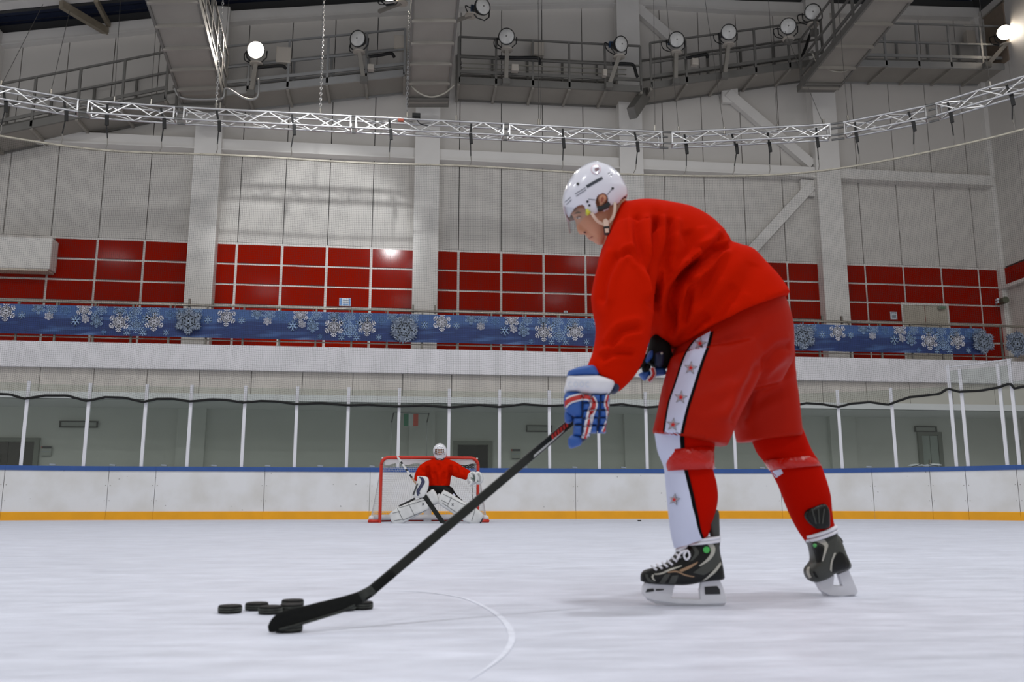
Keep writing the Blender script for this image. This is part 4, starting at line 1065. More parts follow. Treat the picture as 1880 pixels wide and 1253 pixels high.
# ================================================================== the skater
DP = 3.40
root = thing('person', (*atD(1330, 1100, 3.42)[:2], 0), 'bent-over skater in red jersey, red shorts and white helmet handling pucks', 'person')
torso = [((1143, 372), (1111, 438), 3.38, .085), ((1152, 377), (1106, 452), 3.38, .12), ((1178, 376), (1100, 490), 3.39, .18), ((1215, 377), (1107, 545), 3.40, .225), ((1262, 387), (1135, 580), 3.41, .24), ((1300, 409), (1168, 598), 3.42, .24),
         ((1326, 433), (1192, 610), 3.42, .228), ((1336, 449), (1203, 618), 3.43, .216), ((1350, 454), (1208, 624), 3.43, .222), ((1377, 463), (1216, 630), 3.43, .235), ((1402, 492), (1226, 637), 3.44, .245), ((1423, 518), (1233, 641), 3.44, .25), ((1440, 546), (1240, 641), 3.44, .255)]
arm_n = [((1130, 412), (1228, 440), 3.27, .12), ((1108, 450), (1214, 478), 3.22, .13), ((1096, 490), (1206, 512), 3.19, .13), ((1090, 530), (1202, 545), 3.17, .128), ((1089, 562), (1200, 578), 3.15, .122), ((1094, 604), (1195, 614), 3.12, .112), ((1087, 645), (1184, 657), 3.10, .10), ((1079, 667), (1164, 692), 3.09, .09), ((1074, 678), (1138, 719), 3.08, .078)]
arm_f = [((1150, 420), (1225, 415), 3.56, .11), ((1140, 480), (1215, 470), 3.62, .11), ((1150, 540), (1222, 530), 3.62, .10), ((1170, 585), (1235, 580), 3.58, .095), ((1182, 612), (1238, 606), 3.53, .085), ((1188, 628), (1236, 620), 3.5, .075)]
pelvis = [((1250, 600), (1425, 525), 3.44, .19), ((1246, 625), (1441, 562), 3.44, .205), ((1234, 648), (1450, 592), 3.44, .21), ((1226, 672), (1453, 630), 3.45, .205), ((1240, 705), (1450, 668), 3.46, .18), ((1290, 735), (1430, 705), 3.47, .12)]
leg_n = [((1232, 655), (1400, 630), 3.36, .15), ((1222, 692), (1396, 682), 3.34, .145), ((1213, 728), (1378, 722), 3.32, .14), ((1205, 766), (1359, 764), 3.30, .136), ((1201, 785), (1345, 793), 3.30, .132), ((1199, 796), (1333, 821), 3.29, .13)]
leg_f = [((1330, 640), (1452, 610), 3.56, .13), ((1344, 690), (1455, 675), 3.60, .13), ((1350, 735), (1462, 724), 3.62, .128), ((1350, 780), (1467, 768), 3.64, .125), ((1355, 814), (1471, 801), 3.65, .122)]
sock_n = [((1204, 795), (1312, 806), 3.29, .085), ((1210, 830), (1310, 838), 3.29, .083), ((1221, 858), (1308, 858), 3.29, .078), ((1225, 895), (1315, 890), 3.29, .080), ((1229, 938), (1316, 922), 3.29, .076), ((1234, 980), (1306, 962), 3.29, .064), ((1240, 1006), (1300, 984), 3.29, .052)]
sock_f = [((1376, 795), (1472, 788), 3.65, .09), ((1390, 830), (1488, 828), 3.65, .088), ((1411, 858), (1503, 851), 3.65, .084), ((1427, 886), (1514, 880), 3.65, .086), ((1439, 916), (1523, 910), 3.65, .082), ((1452, 948), (1526, 938), 3.65, .072), ((1466, 975), (1528, 956), 3.65, .064), ((1479, 995), (1532, 969), 3.65, .056)]
# body: one continuous figure, the head with its face
m = MB()
for s_, q in ((torso, .56), (arm_n, .55), (arm_f, .6), (pelvis[:5], .72), (leg_n, .62), (leg_f, .62), (sock_n, .8), (sock_f, .8)):
    limb(m, s_, shrink=q, n=20, k=2)
DH = 3.36
limb(m, [((1112, 392), (1150, 366), DH, .062), ((1106, 432), (1150, 380), DH, .064), ((1116, 460), (1168, 400), DH + .01, .08), ((1130, 480), (1190, 420), DH + .02, .09)], n=24)
face = [((1066, 330), (1122, 318), DH, .055), ((1046, 366), (1136, 335), DH, .078), ((1047, 385), (1137, 352), DH, .080), ((1051, 395), (1136, 362), DH, .079), ((1056, 404), (1134, 373), DH, .076), ((1064, 414), (1131, 386), DH, .073), ((1072, 424), (1129, 396), DH, .070), ((1079, 431), (1128, 405), DH, .065), ((1085, 437), (1127, 413), DH, .058), ((1091, 444), (1125, 421), DH, .048), ((1099, 449), (1120, 430), DH, .034), ((1106, 449), (1114, 437), DH, .016)]
limb(m, face, n=36, k=3, p=2.3)
# nose, brow, lips, chin
limb(m, [((1055, 402), (1066, 400), DH, .010), ((1057, 410), (1070, 410), DH, .012), ((1058.5, 419), (1075, 418), DH, .015), ((1061.5, 427), (1077, 424), DH, .019), ((1066, 431), (1078, 427), DH, .016)], n=16, k=3)
pillow(m, disc(1074.5, 426.5, 4.6), DH - .017, .009, 2.2, 5)
pillow(m, disc(1074.5, 426.5, 4.6), DH + .017, .009, 2.2, 5)
limb(m, [((1047.5, 392), (1060, 386), DH - .030, .020), ((1050.5, 396), (1062, 392), DH - .030, .020)], n=14, k=2)
limb(m, [((1076, 433.5), (1086, 430), DH, .024), ((1079, 436.5), (1090, 433), DH, .026), ((1082, 437), (1091, 434), DH, .025)], n=16, k=2)
limb(m, [((1082.5, 440), (1092, 436), DH, .022), ((1085.5, 442.5), (1096, 438), DH, .022)], n=16, k=2)
body = m.build('body', skin_m, root)
fuse(body, 0.0055, 3)
tb = bvh(body)
m = MB()
stamp(m, tb, [(1079, 437.8), (1083, 436.2), (1087.5, 433.6), (1089, 434.4), (1085, 437.4), (1081, 439.2)], DH, .0015)
m.build('lips', mat('lip_skin', (150, 78, 68), 0.5), body)
m = MB(); stamp(m, tb, disc(1073.5, 427, 2.3, ry=1.4), DH, .0015); m.build('nostril', mat('nostril_dark', (70, 32, 24), 0.7), body)
m = MB(); stamp(m, tb, [(1052, 394), (1057, 390), (1063, 389), (1068, 391.5), (1063, 391.8), (1057, 393)], DH, .002); m.build('eyebrow', mat('brow_hair', (96, 66, 46), 0.8), body)
m = MB(); stamp(m, tb, [(1057, 400.5), (1060, 399.2), (1063.5, 399), (1066, 400), (1063.5, 401.3), (1060, 401.6)], DH, .0015); eye = m.build('eye', mat('eye_white', (222, 214, 208), 0.3), body)
m = MB(); stamp(m, tb, disc(1060.3, 400.6, 1.3), DH, .0025); m.build('iris', mat('iris_dark', (40, 34, 30), 0.3), body)
m = MB(); stamp(m, tb, [(1055.5, 400.4), (1060, 396.6), (1065, 396.2), (1068, 399.4), (1064.5, 399.6), (1060, 400)], DH, .003); m.build('eyelid', mat('lid_skin', (140, 92, 74), 0.5), body)
# ear
m = MB(); pillow(m, [(1098, 358), (1104, 354.5), (1110, 356), (1114, 362), (1113, 369), (1109, 374), (1105, 380), (1101, 379), (1100, 372), (1097, 366)], DH - .100, .016, 2.5, 6, seg=3)
ear = m.build('ear', skin_m, body, smooth=True)
te = bvh(ear)
m = MB(); stamp(m, te, [(1103, 364), (1107, 361), (1109, 366), (1106, 371), (1103, 372)], DH - .10, .002); m.build('ear_hollow_shade', mat('ear_shade_skin', (150, 82, 62), 0.6), body)  # shade of the ear hollow put into a darker skin patch
# hair at the nape
m = MB(); pillow(m, [(1126, 352), (1138, 346), (1147, 352), (1146, 364), (1139, 372), (1130, 366)], DH - .01, .068, 3, 6, seg=3); m.build('nape_hair', mat('dark_hair', (52, 38, 30), 0.8, bump=0.4, bscale=300), root, smooth=True)

# jersey
m = MB(); limb(m, torso, p=2.4, n=48); limb(m, arm_n, n=40); limb(m, arm_f, n=32)
jersey = m.build('jersey', jersey_m, root)
fuse(jersey, 0.009, 5)
folds(jersey, [
    ([(1338, 448), (1310, 462), (1275, 487), (1248, 512), (1232, 545), (1230, 600)], .055, .015),
    ([(1205, 392), (1204, 440), (1201, 500), (1200, 560)], .046, .015),
    ([(1168, 392), (1170, 435), (1182, 480), (1196, 520), (1200, 560)], .022, .013),
    ([(1330, 432), (1306, 452), (1285, 462)], .034, .012),
    ([(1300, 470), (1262, 500), (1246, 530), (1240, 575), (1228, 630)], .032, .013),
    ([(1258, 502), (1262, 540), (1252, 600)], .02, .014),
    ([(1140, 475), (1150, 462), (1163, 467), (1176, 490)], .014, .010),
    ([(1135, 460), (1112, 510), (1104, 560)], .02, .016),
    ([(1290, 600), (1325, 560), (1350, 520)], .016, .025),
    ([(1240, 640), (1275, 600), (1300, 575)], .018, .016),
    ([(1262, 420), (1270, 455), (1262, 480)], .02, .025),
    ([(1230, 395), (1225, 440), (1215, 500)], .028, .016),
    ([(1120, 640), (1140, 610), (1180, 600)], .016, .014),
    ([(1105, 660), (1130, 648), (1168, 650)], .014, .012),
    ([(1385, 480), (1370, 520), (1345, 560)], .006, .03)], noise_amp=.010, noise_f=5)
# shorts
m = MB(); limb(m, pelvis, n=40); limb(m, leg_n, p=2.5, n=40); limb(m, leg_f, p=2.5, n=40)
shorts = m.build('shorts', short_m, root)
fuse(shorts, 0.009, 5)
folds(shorts, [([(1400, 662), (1380, 705), (1360, 748), (1347, 782)], .02, .02), ([(1310, 640), (1350, 620), (1400, 590)], .006, .02), ([(1400, 670), (1430, 640), (1452, 635)], .012, .016), ([(1395, 700), (1425, 690), (1455, 668)], .010, .016),
               ([(1300, 700), (1340, 690), (1385, 660)], .006, .025), ([(1365, 770), (1385, 740), (1440, 715)], .008, .02), ([(1280, 760), (1320, 740), (1360, 715)], .005, .025), ([(1260, 640), (1250, 660), (1235, 670)], .006, .012)], noise_amp=.004, noise_f=7, seed=3)
ts = bvh(shorts)
Lk = [(1274, 624), (1262, 640), (1252, 660), (1238, 703), (1225, 742), (1216.5, 795)]; Rk = [(1310, 608), (1303, 636), (1294, 660), (1277, 713), (1263, 759), (1252, 810)]
m = MB(); patch(m, ts, Lk, Rk, 3.25, .003, 8, 60); m.build('side_piping', black_c, shorts)
sh = lambda P, d: [(x + d, y) for x, y in P]
m = MB(); patch(m, ts, sh(Lk, 3.5), sh(Rk, -5.5), 3.25, .005, 8, 60); m.build('side_stripe', white_c, shorts)
def star_badge(par, tree, cx, cy, r, D, rot):
    m = MB(); stamp(m, tree, star(cx, cy, r, .38, rot), D, .007); o = m.build('star_badge', star_k, par)
    m = MB(); stamp(m, tree, star(cx, cy, r * .84, .38, rot), D, .0085); m.build('star_fill', star_w, par)
    m = MB(); stamp(m, tree, star(cx, cy, r * .44, .42, rot), D, .010); m.build('star_heart', star_r, par)
for cx_, cy_ in ((1285, 631), (1268, 676), (1250, 730), (1235.5, 780)):
    star_badge(shorts, ts, cx_, cy_, 13.2, 3.25, 0.12)
# socks
def sock(secs, name):
    m = MB(); limb(m, secs, n=40, k=4); o = m.build(name, sock_m, root, smooth=True); return o
s1 = sock(sock_n, 'sock'); s2 = sock(sock_f, 'sock')
folds(s1, [([(1290, 975), (1300, 965), (1312, 960)], .004, .008)], noise_amp=.003); folds(s2, [([(1392, 845), (1430, 838), (1485, 822)], .008, .012), ([(1420, 872), (1450, 860), (1500, 850)], .006, .012)], noise_amp=.003)
def wrap_strip(secs, f0, f1, far, grow, name, mt, par):
    """strip wound on a limb: fraction f of the visible width, carried round the front onto the far flank"""
    S = dense(secs, 4); m = MB(); R = []; n = 22
    for k, (a, b, D, th) in enumerate(S):
        t = k / (len(S) - 1); A, B = atD(*a, D), atD(*b, D); c = (A + B) / 2; u = (A - B) / 2; L_ = np.linalg.norm(u)
        ta = math.acos(max(-1, min(1, 1 - 2 * np.interp(t, *f0)))) if f0 else -far
        tb_ = math.acos(max(-1, min(1, 1 - 2 * np.interp(t, *f1))))
        row = []
        for j in range(n + 1):
            q = ta + (tb_ - ta) * j / n
            row.append(c + u * (1 + grow / L_) * math.cos(q) * (1 if abs(math.cos(q)) else 1) - FH * (th + grow) * math.sin(q))
        R.append(row)
    V = [p for r in R for p in r]; w_ = n + 1
    m.add(V, [(i * w_ + j, i * w_ + j + 1, (i + 1) * w_ + j + 1, (i + 1) * w_ + j) for i in range(len(R) - 1) for j in range(n)])
    return m.build(name, mt, par, smooth=True)
fw_ = ([0, .18, .33, .5, .67, .83, 1], [.34, .33, .30, .34, .40, .55, .72])
fk_ = (fw_[0], [v + .07 for v in fw_[1]])
wrap_strip(sock_n, None, fw_, 1.2, .0045, 'sock_stripe', white_c, s1)
wrap_strip(sock_n, fw_, fk_, 0, .004, 'sock_piping', black_c, s1)
t1 = bvh(s1); star_badge(s1, t1, 1237.5, 918, 12, 3.25, 0.15)
m = MB(); patch(m, bvh(s2), [(1415, 866), (1419, 872), (1425, 878)], [(1434, 862), (1436, 866), (1438, 869)], 3.6, .003, 4, 8); m.build('shin_patch', white_c, s2)
# clear tape round the knees
tape_m = mat('glossy_red_tape', (186, 18, 3), 0.16, coat=0.12, bump=0.8, bscale=38, spec=0.35)
for par, secs, D, th in ((s1, [((1215, 828), (1308, 822)), ((1217, 840), (1309, 836)), ((1220, 853), (1309, 849)), ((1223, 866), (1309, 862))], 3.29, .088), (s2, [((1404, 846), (1490, 838)), ((1410, 856), (1500, 848)), ((1416, 864), (1504, 856))], 3.65, .091)):
    m = MB(); m.loft([ring(a, b, D, th, 2.2, 40, .003) for a, b in secs]); m.build('knee_tape', tape_m, par, smooth=True)

# skates
boot_m = mat('black_boot_leather', (11, 12, 11), 0.35, spec=0.3, bump=0.15, bscale=120); boot_g = mat('grey_boot_panel', (64, 66, 62), 0.4, spec=0.35, bump=0.1, bscale=150); silver = mat('silver_boot_trim', (176, 174, 164), 0.35, metal=0.2); green_m = mat('green_button', (70, 176, 84), 0.4)
hold_m = mat('white_skate_holder', (214, 215, 222), 0.35, var=0.05, vscale=20); blade_m = mat('skate_steel', (188, 188, 192), 0.22, metal=0.9); lace_m = mat('white_lace', (222, 222, 230), 0.8); bronze = mat('bronze_trim', (150, 120, 92), 0.4)
def near_skate():
    D = 3.29; o = link('skate', None, root); o.empty_display_size = .1
    bo = [(1176, 1067), (1176.5, 1056), (1182, 1048.5), (1193, 1045), (1206, 1042), (1220, 1036), (1234, 1025), (1243, 1013), (1252, 1004), (1266, 997), (1290, 990), (1318, 990), (1320, 1004), (1321, 1016), (1325, 1034), (1328, 1052), (1327.5, 1064), (1308, 1066.5), (1289, 1069), (1270, 1073), (1251, 1075), (1220, 1074), (1190, 1072)]
    m = MB(); pillow(m, bo, D, .046, 3.2, 12, center=(1283, 1044), seg=3); b = m.build('boot', boot_m, o, smooth=True); weld(b)
    t = bvh(b)
    def pan(L_, R_, mt, lift=.002, name='panel'):
        m = MB(); patch(m, t, L_, R_, D - .04, lift, 5, 20); m.build(name, mt, o)
    Z = lambda P: [(1160 + x / 6.594, 940 + y / 6.594) for x, y in P]
    pan(Z([(990, 400), (1010, 480), (960, 570), (850, 660), (740, 740)]), Z([(1050, 380), (1056, 500), (1070, 600), (990, 700), (870, 770)]), boot_g)
    pan(Z([(880, 370), (945, 430), (955, 500), (900, 580), (810, 655)]), Z([(960, 365), (1008, 430), (1000, 510), (940, 590), (830, 662)]), silver, .003)
    pan(Z([(1075, 605), (1000, 700), (900, 800), (850, 835)]), Z([(1085, 640), (1020, 730), (930, 805), (885, 835)]), silver, .003)
    pan(Z([(700, 400), (760, 500), (690, 610)]), Z([(760, 410), (815, 500), (740, 590)]), boot_g)
    pan(Z([(270, 750), (350, 740), (470, 690), (600, 650)]), Z([(280, 765), (360, 758), (480, 710), (610, 660)]), silver, .003)
    pan(Z([(430, 730), (540, 715), (650, 760), (760, 785)]), Z([(440, 742), (545, 735), (650, 778), (750, 795)]), bronze, .003)
    pan(Z([(570, 710), (680, 660), (800, 605)]), Z([(600, 732), (700, 690), (790, 630)]), bronze, .003)
    pan(Z([(400, 760), (360, 820), (330, 868)]), Z([(470, 752), (430, 820), (395, 872)]), boot_g, .003)
    pan(Z([(490, 775), (460, 830), (440, 872)]), Z([(565, 770), (545, 830), (525, 874)]), boot_g, .003)
    pan(Z([(160, 760), (170, 800), (200, 850)]), Z([(200, 760), (205, 800), (300, 865)]), boot_g, .003)
    pan(Z([(245, 765), (240, 800), (270, 840)]), Z([(270, 760), (262, 800), (290, 835)]), silver, .0035)
    m = MB(); stamp(m, t, disc(1297, 1010, 6.2), D - .04, .006); m.build('button', green_m, o)
    # laces zig-zag on the instep
    for k, (x, y) in enumerate(((1246, 1013), (1241, 1021), (1234, 1028), (1226, 1034), (1217, 1038), (1207, 1041), (1197, 1043.5))):
        m = MB(); P = [atD(x + 9, y + 4, D - .036), atD(x + 2, y - 1.5, D - .025), atD(x - 1, y - 4, D), atD(x + 2, y - 1.5, D + .03)]; m.tube(smooth_path(P, 3), .0042, 6); m.build('lace', lace_m, o, smooth=True)
    m = MB(); P = smooth_path([atD(x, y, D - d_) for x, y, d_ in ((1262, 1010, .04), (1256, 1020, .05), (1260, 1028, .052), (1266, 1022, .05), (1262, 1012, .045), (1250, 1016, .045), (1243, 1028, .05))]); m.tube(P, .004, 6); m.build('lace_bow', lace_m, o, smooth=True)
    # tongue and tendon guard
    m = MB(); pillow(m, [(1240, 1012), (1248, 1000), (1268, 988), (1262, 1002), (1250, 1016)], D, .035, 3, 5, seg=3); m.build('tongue', lace_m, o, smooth=True)
    m = MB(); pillow(m, [(1307, 992), (1300, 970), (1296, 952), (1300, 941), (1310, 936), (1318.5, 939), (1320, 960), (1319.5, 992)], D, .028, 3, 6, seg=3); m.build('tendon_guard', boot_g, o, smooth=True)
    for yy, dy in ((985, 0), (991, 1.5)):
        m = MB(); m.loft([ring((1268 - dy * 4, yy + 6), (1321, yy - 1), D, .052, 2.4, 28, .002), ring((1266 - dy * 4, yy + 11), (1321, yy + 4.5), D, .052, 2.4, 28, .002)]); m.build('lace_wrap', lace_m, o, smooth=True)
    # holder
    m = MB(); extrude_px(m, [(1184, 1070), (1238, 1074), (1235, 1085), (1232, 1098), (1285, 1101), (1283, 1084), (1286, 1068), (1320, 1064), (1327, 1080), (1333, 1102), (1332, 1108), (1290, 1110), (1240, 1108.5), (1200, 1103), (1184, 1097), (1177.5, 1088), (1179, 1078)], D, .024); m.build('holder', hold_m, o, bevel=.003)
    m = MB(); extrude_px(m, [(1292, 1077.5), (1315, 1076), (1320, 1082), (1321, 1091), (1293, 1091.5)], D, .027); m.build('holder_window', shell_k, o)
    m = MB(); extrude_px(m, [(1187, 1081.5), (1199, 1080.5), (1200, 1085.5), (1184, 1088)], D, .027); extrude_px(m, [(1203, 1081.5), (1218, 1081.5), (1217, 1084), (1203, 1085)], D, .027); m.build('holder_slot', shell_k, o)
    m = MB(); extrude_px(m, [(1184, 1096), (1200, 1102), (1240, 1107.5), (1290, 1109), (1332, 1107), (1330, 1112), (1318, 1115.5), (1285, 1116.5), (1240, 1115), (1205, 1109.5), (1188, 1102)], D, .005); m.build('blade', blade_m, o)
near_skate()
def far_skate():
    D = 3.64; o = link('skate', None, root)
    bo = [(1480, 992), (1500, 982), (1530, 968), (1534, 979), (1544, 997), (1551, 1016), (1559, 1034), (1560, 1040), (1556, 1046), (1530, 1054), (1519, 1062), (1504, 1068), (1495, 1069.5), (1485, 1066), (1479, 1058), (1477.7, 1047), (1484, 1038), (1489, 1030), (1488.5, 1016), (1485, 1000)]
    m = MB(); pillow(m, bo, D, .062, 2.8, 12, center=(1516, 1030), seg=3); b = m.build('boot', boot_g, o, smooth=True); weld(b); t = bvh(b)
    Z = lambda P: [(1440 + x / 5.967, 900 + y / 5.967) for x, y in P]
    def pan(L_, R_, mt, lift=.002):
        m = MB(); patch(m, t, Z(L_), Z(R_), D - .05, lift, 5, 18); m.build('panel', mt, o)
    pan([(600, 680), (540, 760), (515, 840), (530, 910)], [(640, 690), (700, 770), (712, 830), (695, 868)], boot_m)
    pan([(545, 690), (510, 790), (500, 880)], [(570, 690), (530, 790), (520, 900)], silver, .003)
    pan([(330, 560), (420, 600), (440, 640), (410, 780)], [(440, 545), (480, 600), (470, 650), (425, 785)], silver, .003)
    pan([(290, 590), (330, 700), (350, 800)], [(370, 600), (430, 640), (405, 790)], boot_m)
    pan([(250, 850), (240, 900), (270, 970)], [(280, 840), (275, 900), (300, 960)], silver, .003)
    pan([(310, 900), (340, 960)], [(330, 890), (380, 970)], boot_m)
    m = MB(); stamp(m, t, disc(1496, 1002, 3.6), D - .05, .006); m.build('button', green_m, o)
    m = MB(); pillow(m, [(1499, 972), (1486, 962), (1477, 949), (1480, 938), (1491, 932), (1507, 926), (1516, 927), (1522, 938), (1523, 955), (1521, 970)], D - .06, .022, 3, 7, seg=3); g_ = m.build('tendon_guard', boot_m, o, smooth=True)
    for dx in (-8, 2, 11):
        m = MB(); m.tube([atD(1503 + dx * .6, 962, D - .083), atD(1500 + dx * 1.2, 935, D - .083)], .003, 6); m.build('guard_rib', boot_g, o)
    for k in (0, 1):
        m = MB(); m.loft([ring((1478 + k * 2, 984 + k * 7), (1533 + k, 964 + k * 7), D, .066, 2.4, 28, .002), ring((1480 + k * 2, 989 + k * 7), (1534 + k, 969.5 + k * 7), D, .066, 2.4, 28, .002)]); m.build('lace_wrap', lace_m, o, smooth=True)
    m = MB(); pillow(m, [(1530, 980), (1540, 986), (1546, 996), (1541, 1000), (1534, 992)], D + .02, .03, 2.5, 5, seg=3); m.build('tongue', boot_m, o, smooth=True)
    m = MB(); extrude_px(m, [(1495, 1068), (1530, 1056), (1528, 1075), (1544, 1076), (1537, 1054), (1556, 1046), (1567, 1072), (1573, 1086), (1570, 1092), (1545, 1095), (1522, 1094), (1506, 1086)], D, .03); m.build('holder', hold_m, o, bevel=.003)
    m = MB(); extrude_px(m, [(1506, 1085), (1522, 1093), (1545, 1094), (1571, 1091), (1568, 1095), (1545, 1098), (1524, 1099), (1512, 1095)], D, .005); m.build('blade', blade_m, o)
far_skate()

# helmet
def helmet():
    D = DH; o = link('helmet', None, root)
    full = [(1093, 300.5), (1075, 306), (1055, 320), (1040, 342), (1033.5, 360), (1033, 376), (1038, 394), (1050, 412), (1075, 424), (1105, 422), (1132, 404), (1148, 380), (1152, 357), (1147, 343), (1138, 326.5), (1123, 312), (1108, 303.5)]
    O = smooth_path([np.array(q, float) for q in full + [full[0]]], 12)[:-1]
    cut = [(1093, 295), (1060, 305), (1030, 340), (1026, 378), (1038, 391), (1043.5, 399.5), (1047, 392), (1056, 381), (1067, 375.5), (1073, 380), (1077, 390), (1084, 394.5), (1094, 393), (1099, 387), (1104, 386), (1110, 388), (1117, 384), (1120, 377), (1136, 373.5), (1144, 362.5), (1154, 357), (1160, 340), (1140, 310)]
    def inside(x, y, P):
        c = False; j = len(P) - 1
        for i in range(len(P)):
            if (P[i][1] > y) != (P[j][1] > y) and x < (P[j][0] - P[i][0]) * (y - P[i][1]) / (P[j][1] - P[i][1]) + P[i][0]: c = not c
            j = i
        return c
    m = MB(); pillow(m, O, D, .122, 2.3, 60, center=(1092, 358))
    nh = len(m.v) // 2; near = [proj(v) for v in m.v[:nh]]; prm = near + near      # both flanks are cut alike
    keep = []
    for f in m.f:
        x = sum(prm[i][0] for i in f) / 4; y = sum(prm[i][1] for i in f) / 4
        ex, ey = x - 1105, y - 369.5; rx = ex * .95 + ey * .3; ry = -ex * .3 + ey * .95
        if inside(x, y, cut) and (rx / 11.2) ** 2 + (ry / 15.0) ** 2 > 1: keep.append(f)
    m.f = keep; m.m = [0] * len(keep)
    sh_ = m.build('shell', shell_w, o, smooth=True); weld(sh_)
    s = sh_.modifiers.new('thick', 'SOLIDIFY'); s.thickness = .006; s.offset = -1
    t = bvh(sh_)
    def line(p, q, w_, mt, name, lift=.002):
        m = MB(); a, b = thick_line(p, q, w_); patch(m, t, a, b, D - .1, lift, 3, 14, k=2); m.build(name, mt, o)
    line((1077, 343), (1106, 326.5), 5.4, mat('helmet_vent_dark', (52, 58, 68), 0.5), 'vent_slot')
    vg = mat('helmet_groove', (128, 130, 140), 0.5)
    for p, q in (((1055.5, 356.5), (1075, 344.5)), ((1057.5, 360.5), (1076, 348.5)), ((1037, 371.5), (1047.5, 362.5)), ((1039.5, 376), (1049, 367)), ((1116, 319), (1120, 317)), ((1119.5, 322.5), (1124, 320.5)), ((1114, 359), (1124, 347)), ((1080, 366), (1094, 367.5))):
        line(p, q, 1.6, vg, 'groove')
    for x, y, r in ((1060.8, 338, 2.6), (1125, 346, 2.4), (1078.5, 370.5, 2.4), (1082, 377.5, 2.4)):
        m = MB(); stamp(m, t, disc(x, y, r, 10), D - .1, .003); m.build('screw', shell_k, o)
    m = MB(); R = []
    stamp(m, t, disc(1094, 311, 9.0, 24), D - .08, .002); m.build('crest_ring', mat('crest_pink', (214, 178, 190), 0.5), o)
    m = MB(); stamp(m, t, disc(1094, 311, 7.8, 24), D - .08, .003); m.build('crest_field', shell_w, o)
    m = MB(); stamp(m, t, [(1092, 309), (1095, 308), (1100, 308.5), (1100, 311.5), (1096, 314.5), (1092, 314)], D - .08, .004); m.build('crest_mark', mat('crest_brown', (110, 72, 84), 0.5), o)
    # ear guard, straps, buckle, clip
    m = MB(); R = []
    pts = [(1098.5, 376), (1101, 383), (1110, 381), (1119, 373.5)]
    P = [atD(x, y, D - .108) for x, y in pts]; m.bar(P[0], P[1], .012, .02, up=FH); 
    m = MB(); m.prism([atD(x, y, D - .118) for x, y in ((1097.5, 378), (1104, 379), (1117, 370), (1121, 375), (1119, 379), (1104, 386), (1098, 385))], FH * .02); m.build('ear_guard', shell_k, o)
    cream = mat('cream_strap', (226, 206, 186), 0.6)
    for P in ([(1086, 391, .105), (1091, 399, .10), (1098, 407, .09), (1108, 412, .078)], [(1129, 372, .10), (1128.5, 386, .095), (1125, 399, .088), (1116, 410, .078), (1110, 413, .076)]):
        Q = smooth_path([atD(x, y, D - d_) for x, y, d_ in P]); m = MB()
        for i in range(len(Q) - 1): m.bar(Q[i], Q[i + 1] + (Q[i + 1] - Q[i]) * .15, .011, .003, up=FH)
        m.build('chin_strap', cream, o)
    m = MB(); m.prism([atD(x, y, D - .09) for x, y in ((1107.5, 404), (1112, 401), (1117, 405), (1118, 416), (1109, 416))], FH * .012); m.build('strap_tab', cream, o)
    m = MB(); m.prism([atD(x, y, D - .092) for x, y in ((1108.5, 416), (1118.5, 415), (1120, 428), (1116, 431), (1110, 430))], FH * .014); m.build('buckle', shell_k, o)
    m = MB(); m.prism([atD(x, y, D - .096) for x, y in ((1110.5, 420), (1117.5, 419.5), (1118, 427), (1111.5, 427.5))], FH * .005); m.build('buckle_face', cream, o)
    m = MB(); pillow(m, [(1075, 385), (1079, 385), (1085, 391), (1080, 396), (1075, 394)], D - .098, .012, 3, 4); m.build('visor_clip', mat('yellow_clip', (206, 206, 60), 0.4), o, smooth=True)
    # visor
    n, k = 30, 8; V = []
    for i in range(n + 1):
        a = -math.pi / 2 + math.pi * i / n; q = math.cos(a) ** .8 if math.cos(a) > 1e-9 else 0; dd = .108 * math.sin(a)
        top = np.array([1079, 384.5]) + (np.array([1034, 379]) - np.array([1079, 384.5])) * q
        bot = np.array([1077, 395]) + (np.array([1046, 430]) - np.array([1077, 395])) * q
        for j in range(k + 1):
            x, y = top + (bot - top) * j / k; V.append(atD(x, y, D + dd))
    w_ = k + 1
    m = MB(); m.add(V, [(i * w_ + j, i * w_ + j + 1, (i + 1) * w_ + j + 1, (i + 1) * w_ + j) for i in range(n) for j in range(k)])
    vz = m.build('visor', glass_mat('visor_plastic', (0.86, 0.87, 0.89), 0.09, 0.06), o, smooth=True)
helmet()
